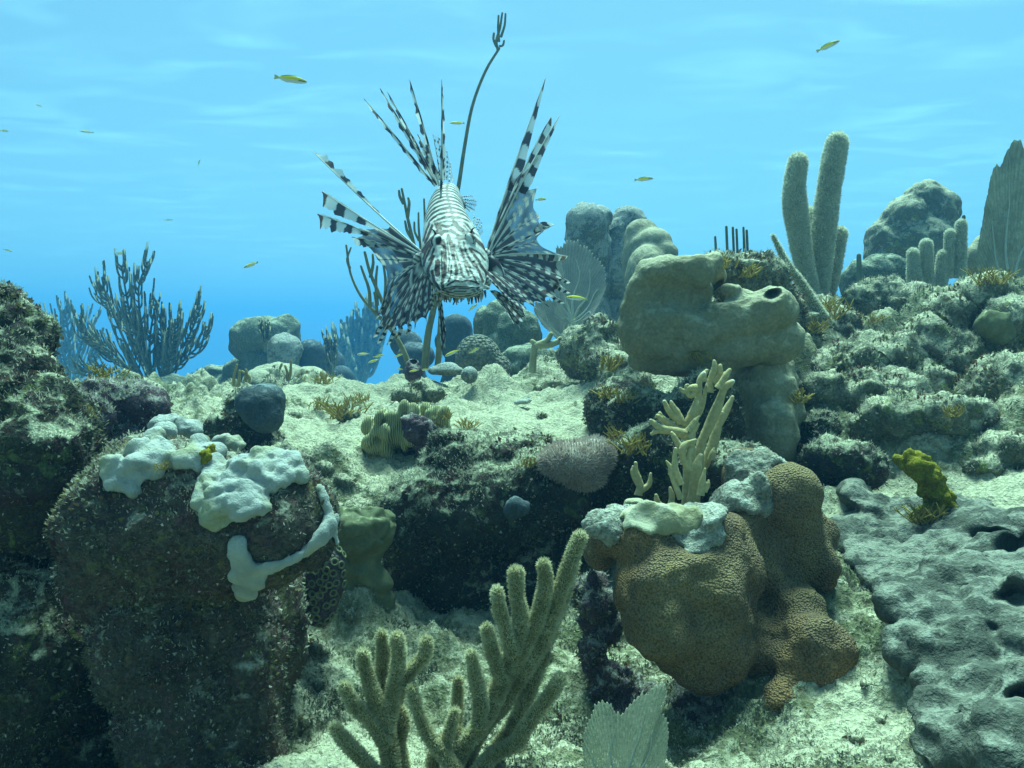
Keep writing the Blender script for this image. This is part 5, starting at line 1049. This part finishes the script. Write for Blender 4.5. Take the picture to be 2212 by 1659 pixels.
# fin on the right of the picture
pectoral((1056, 552, 1.07), [
 dict(b=bs(1052, 540), t=(1179, 166, 1.15), m=(1095, 400), e=.50, bands=6, f=(.40, 21, -1, 4.3, dict(shape='spear', ragged=.05, ph=.1))),
 dict(b=bs(1054, 541), t=(1190, 252, 1.13), m=(1110, 400), e=.62, f=(.55, 19, -1, 3, dict(shape='leaf', ragged=.05, ph=.3))),
 dict(b=bs(1056, 542), t=(1209, 249, 1.12), m=(1115, 405), e=.64, white=1, f=(.45, 19, -1, 4, dict(shape='spear', ragged=.05, ph=.0))),
 dict(b=bs(1058, 543), t=(1133, 388, 1.11), m=(1098, 450), e=1.0, thin=1), dict(b=bs(1060, 545), t=(1162, 404, 1.11), m=(1105, 470), e=.98, thin=1, white=1), dict(b=bs(1060, 547), t=(1166, 466, 1.10), m=(1110, 490), e=1.0, thin=1),
 dict(b=bs(1061, 549), t=(1197, 485, 1.10), m=(1125, 520), e=.93, f=(.7, 16, 1, 1.6, dict(shape='leaf', ragged=.05, ph=.2))), dict(b=bs(1062, 552), t=(1160, 520, 1.09), e=1.0, thin=1),
 dict(b=bs(1062, 555), t=(1226, 554, 1.09), m=(1140, 540), e=.93, white=1, f=(.6, 15, -1, 2.5, dict(shape='leaf', ragged=.05))), dict(b=bs(1062, 560), t=(1233, 610, 1.08), m=(1145, 560), e=.93, f=(.8, 9, -1, 3, dict(shape='leaf'))),
 dict(b=bs(1062, 565), t=(1233, 632, 1.07), m=(1140, 580), e=.93, f=(.8, 9, -1, 3, dict(shape='leaf'))), dict(b=bs(1061, 570), t=(1220, 655, 1.06), m=(1135, 595), e=.93, f=(.8, 8, -1, 3, dict(shape='leaf'))), dict(b=bs(1060, 576), t=(1189, 666, 1.05), m=(1120, 605), e=.93),
 dict(b=bs(1058, 582, 1.05), t=(1160, 668, 1.04), m=(1105, 615), e=.95), dict(b=bs(1054, 588, 1.04), t=(1135, 664, 1.03), m=(1090, 618), e=.97), dict(b=bs(1048, 594, 1.03), t=(1105, 655, 1.02), m=(1075, 618), e=1.0)], None, 8, .30, 8)
def pelvic(base, rays, seed):
    e = empty('pelvic_fin', P(*base)); e.parent = lf; e.location = ORG[e.name]-ORG[lf.name]
    RR = [bez(P(base[0]+(i-len(rays)/2)*2.5, base[1], base[2]), P((base[0]+x)/2, (base[1]+y)/2-4, base[2]-.01), P(x, y, d)) for i, (x, y, d) in enumerate(rays)]
    fin_web(e, RR, [.97]*len(RR), seed, 6, .2, .1)
    for i, C in enumerate(RR): fin_ray(e, C, 6, .0010, i)
pelvic((1066, 628, 1.03), [(1110, 700, 1.0), (1125, 711, 1.0), (1133, 700, 1.0), (1140, 690, 1.01), (1139, 668, 1.02)], 5)
pelvic((950, 648, 1.0), [(952, 735, .98), (955, 772, .98), (962, 760, .98), (964, 720, .98)], 6)
# stubby fleshy pads where the pectoral fins join
for (x, y, a, b, rot, sd_) in ((915, 590, 26, 48, 25, 1), (904, 560, 12, 17, 30, 2), (1062, 580, 22, 40, -35, 3), (1052, 550, 10, 15, -30, 4)):
    v = ell(x, y, 1.055, a, b, 14, rot); pt = np.sin((v[:, 0]*.7+v[:, 2]*(1 if x < 1000 else -1))*1000+noise3(v*90, sd_)*3.5)
    link('fin_base', new_mesh('fin_base', v, ico(3)[1], M['fish'], True, np.where((pt > .1)[:, None], DK*1.4, WH*.9)), lf)
# dorsal spines, each banded with its own ragged flap
for i, (tx, ty, bx, by, bd_, wd) in enumerate([(787, 214, 940, 402, 1.17, 5), (821, 191, 943, 400, 1.18, 5), (837, 199, 945, 398, 1.19, 5), (885, 173, 949, 402, 1.16, 6), (954, 173, 952, 432, 1.12, 4.5), (902, 290, 944, 390, 1.21, 5), (910, 305, 946, 388, 1.22, 5), (893, 300, 941, 392, 1.20, 5), (922, 330, 950, 388, 1.24, 4), (930, 345, 953, 386, 1.26, 4)]):
    C = bez(P(bx, by, bd_), P((bx+tx)/2+3, (by+ty)/2, bd_-.01), P(tx, ty, bd_-.03)); e = fin_ray(lf, C, 5 if i < 5 else 3, .0016, 1.1*i, name='dorsal_spine')
    feather(e, C, .02, wd*1.35, 1 if i != 4 else -1, 5 if i < 5 else 3, i, 'leaf', .17*i, .5)
def dotfin(nm, bpts, tpts, d0, d1, seed):     # clear soft fins with dark dots along the rays
    e = empty(nm, P(bpts[0][0], bpts[0][1], d0)); e.parent = lf; e.location = ORG[e.name]-ORG[lf.name]
    RR = [bez(P(b[0], b[1], d0), P((b[0]+t[0])/2+2, (b[1]+t[1])/2, (d0+d1)/2), P(t[0], t[1], d1)) for b, t in zip(bpts, tpts)]
    for i, C in enumerate(RR): fin_ray(e, C, 7, .0009, i*1.7)
    nT, nW = 50, 8; Vs, Fs, Cs, o = [], [], [], 0
    for i in range(len(RR)-1):
        t = np.linspace(0, 1, nT); w = np.linspace(0, 1, nW); T, Wg = np.meshgrid(t, w, indexing='ij'); A = np.stack([np.interp(T.ravel()*.95*39, np.arange(40), RR[i][:, j]) for j in range(3)], 1); B = np.stack([np.interp(T.ravel()*.95*39, np.arange(40), RR[i+1][:, j]) for j in range(3)], 1)
        Pt = A*(1-Wg.ravel()[:, None])+B*Wg.ravel()[:, None]; near = np.minimum(Wg, 1-Wg).ravel(); dot = (np.sin(2*math.pi*(T.ravel()*6+.4*i)) > .55) & (near < .3)
        Cs.append(alpha_cols(np.where(dot[:, None], DK*2, WH), np.where(dot, .95, .28))); q = (np.arange(nT-1)[:, None]*nW+np.arange(nW-1)[None, :]).ravel()+o; Fs.append(np.stack([q, q+1, q+nW+1, q+nW], 1)); Vs.append(Pt); o += len(Pt)
    link('membrane', new_mesh('membrane', np.concatenate(Vs), np.concatenate(Fs), M['fin'], True, np.concatenate(Cs)), e)
dotfin('soft_dorsal_fin', [(952, 392), (956, 390), (960, 388), (965, 388), (970, 392), (974, 398)], [(934, 285), (946, 292), (957, 300), (966, 325), (973, 350), (978, 380)], 1.27, 1.30, 1)
dotfin('tail_fin', [(996, 425), (999, 430), (1002, 436), (1004, 442), (1005, 448)], [(1022, 422), (1030, 434), (1030, 444), (1026, 456), (1015, 458)], 1.38, 1.44, 2)
dotfin('anal_fin', [(1016, 500), (1019, 505), (1022, 510), (1026, 515)], [(1024, 462), (1036, 470), (1042, 482), (1044, 500)], 1.24, 1.27, 3)

# ------------------------------------------------------------------ small yellow wrasses
def wrasse():
    e = empty('wrasse', (0, 0, 0)); n, m = 40, 16; t = np.linspace(0, 1, n)       # nose at +X, length 1
    h = .105*np.sin(math.pi*np.clip(t*.93+.03, 0, 1))**.75*(1-.25*t)+.012; x = .46-.86*t; V = []; C = []
    for i in range(n):
        for k in range(m):
            a = 2*math.pi*k/m; V.append((x[i], math.cos(a)*h[i]*.5, math.sin(a)*h[i]+(.012 if 1 else 0)*math.sin(t[i]*3)))
            s = math.sin(a); c = (.45, .45, .06) if s > .75 else ((.85, .68, .02) if s > -.05 else (.62, .66, .66))
            if abs(s-.05) < .22 and t[i] < .3: c = (.05, .06, .08)
            C.append(c)
    ii = (np.arange(n-1)[:, None]*m+np.arange(m)[None, :]); jj = np.roll(ii.reshape(n-1, m), -1, 1); Fa = np.stack([ii, jj, jj+m, ii+m], 2).reshape(-1, 4)
    V.append((.47, 0, .003)); C.append((.5, .45, .1)); cap = [(m*0+k, (k+1) % m, n*m, n*m) for k in range(m)]
    link('body', new_mesh('body', V, [tuple(f) for f in Fa]+[c[:3] for c in cap], M['fish'], True, np.array(C)), e)
    def flat(nm, pts, col, th=.006):
        k = len(pts); v = [(a, -th, b) for a, b in pts]+[(a, th, b) for a, b in pts]; f = [tuple(range(k)), tuple(range(2*k-1, k-1, -1))]+[(i, i+k, (i+1) % k+k, (i+1) % k) for i in range(k)]
        link(nm, new_mesh(nm, v, f, M['fish'], False, np.tile(col, (2*k, 1))), e)
    flat('tail_fin', [(-.38, .02), (-.44, .055), (-.53, .07), (-.51, 0), (-.53, -.07), (-.44, -.05), (-.38, -.02)], (.55, .52, .2)); flat('dorsal_fin', [(.18, .08), (.1, .13), (-.1, .13), (-.3, .085), (-.34, .04), (-.1, .07)], (.5, .5, .12)); flat('anal_fin', [(-.02, -.07), (-.1, -.11), (-.28, -.07), (-.33, -.035)], (.6, .6, .4)); flat('pectoral_fin', [(.22, -.01), (.10, .02), (.11, -.045)], (.65, .65, .5), .05)
    for sg in (-1, 1):
        v, f = ico(1); link('eye', new_mesh('eye', v*.017+np.array([.38, sg*.028, .02]), f, M['fish'], True, np.tile((.02, .02, .02), (len(v), 1))), e)
    return e
w0 = wrasse(); GR = 'small yellow wrasses hovering over the reef'
WR = [(630, 172, 68, -6, 1, 1.3, 'largest yellow wrasse alone high in the water left of the lionfish spines'), (1790, 99, 50, 22, 1, 1.7, 'yellow wrasse highest on the right, nose up'), (987, 266, 32, 5, -1, 2.0, 'yellow wrasse between the lionfish spines and the tall whip coral'), (1392, 387, 40, 4, 1, 2.0, 'yellow wrasse alone in open water right of the lionfish'),
      (1169, 431, 26, 8, 1, 2.2, 'yellow wrasse touching the right edge of the lionfish fin'), (541, 573, 38, 16, -1, 1.9, 'yellow wrasse in open water left of the lionfish, nose up left'), (1245, 644, 48, -4, -1, 1.8, 'yellow wrasse crossing in front of the upper sea fan'), (1022, 664, 24, 36, 1, 2.2, 'yellow wrasse under the chin of the lionfish, steeply tilted'),
      (784, 765, 26, 4, -1, 1.9, 'yellow wrasse leftmost of the group above the sandy hump'), (818, 769, 25, 12, 1, 1.9, 'yellow wrasse second from left above the sandy hump'), (807, 780, 25, 18, -1, 1.9, 'lowest yellow wrasse in front of the hazy feathery bush'), (861, 768, 21, 18, 1, 1.9, 'yellow wrasse just left of the whip coral stem'), (976, 763, 34, 24, -1, 1.9, 'yellow wrasse left of the honeycomb ball coral'), (1025, 757, 26, 28, 1, 1.9, 'yellow wrasse in front of the honeycomb ball coral'),
      (894, 801, 22, 10, -1, 1.75, 'yellow wrasse in front of the stubby dark tube'), (863, 798, 16, 2, 1, 1.85, 'small yellow wrasse low over the hump crest, left of the tube'), (917, 799, 20, 4, 1, 1.85, 'small yellow wrasse low over the hump crest, right of the tube'), (1240, 690, 12, 30, 1, 2.1, 'tiny yellow wrasse in front of the lower sea fan'),
      (187, 285, 26, -4, -1, 7, 'faint distant wrasse high on the left'), (10, 283, 22, -6, 1, 7, 'faint distant wrasse at the left edge'), (365, 475, 16, 6, 1, 7.5, 'faint distant wrasse in mid water at left'), (260, 548, 26, 2, 1, 7, 'faint distant wrasse above the large sea plume'), (430, 351, 14, 70, 1, 7.5, 'faint distant wrasse swimming almost upright'), (84, 228, 16, -20, -1, 8, 'faintest distant wrasse, at the upper left'), (17, 541, 18, -14, 1, 7, 'faint distant wrasse low by the left edge'), (939, 664, 9, 20, 1, 2.1, 'speck of a wrasse under the lionfish belly')]
for i, (x, y, ln, an, fc_, d, lb) in enumerate(WR):
    if i == 0: e = w0
    else:
        e = w0.copy(); sc.collection.objects.link(e)
        for c in w0.children:
            q = c.copy(); sc.collection.objects.link(q); q.parent = e
    e.location = P(x, y, d); L = ln*d/F*1.02; e.scale = (L, L, L)
    yaw = R([12, -14, 20, -8, 25, -18][i % 6]); e.rotation_euler = (R(10), -R(an) if fc_ > 0 else R(an)*1, yaw if fc_ > 0 else math.pi+yaw)
    tag(e, lb, 'fish', GR)
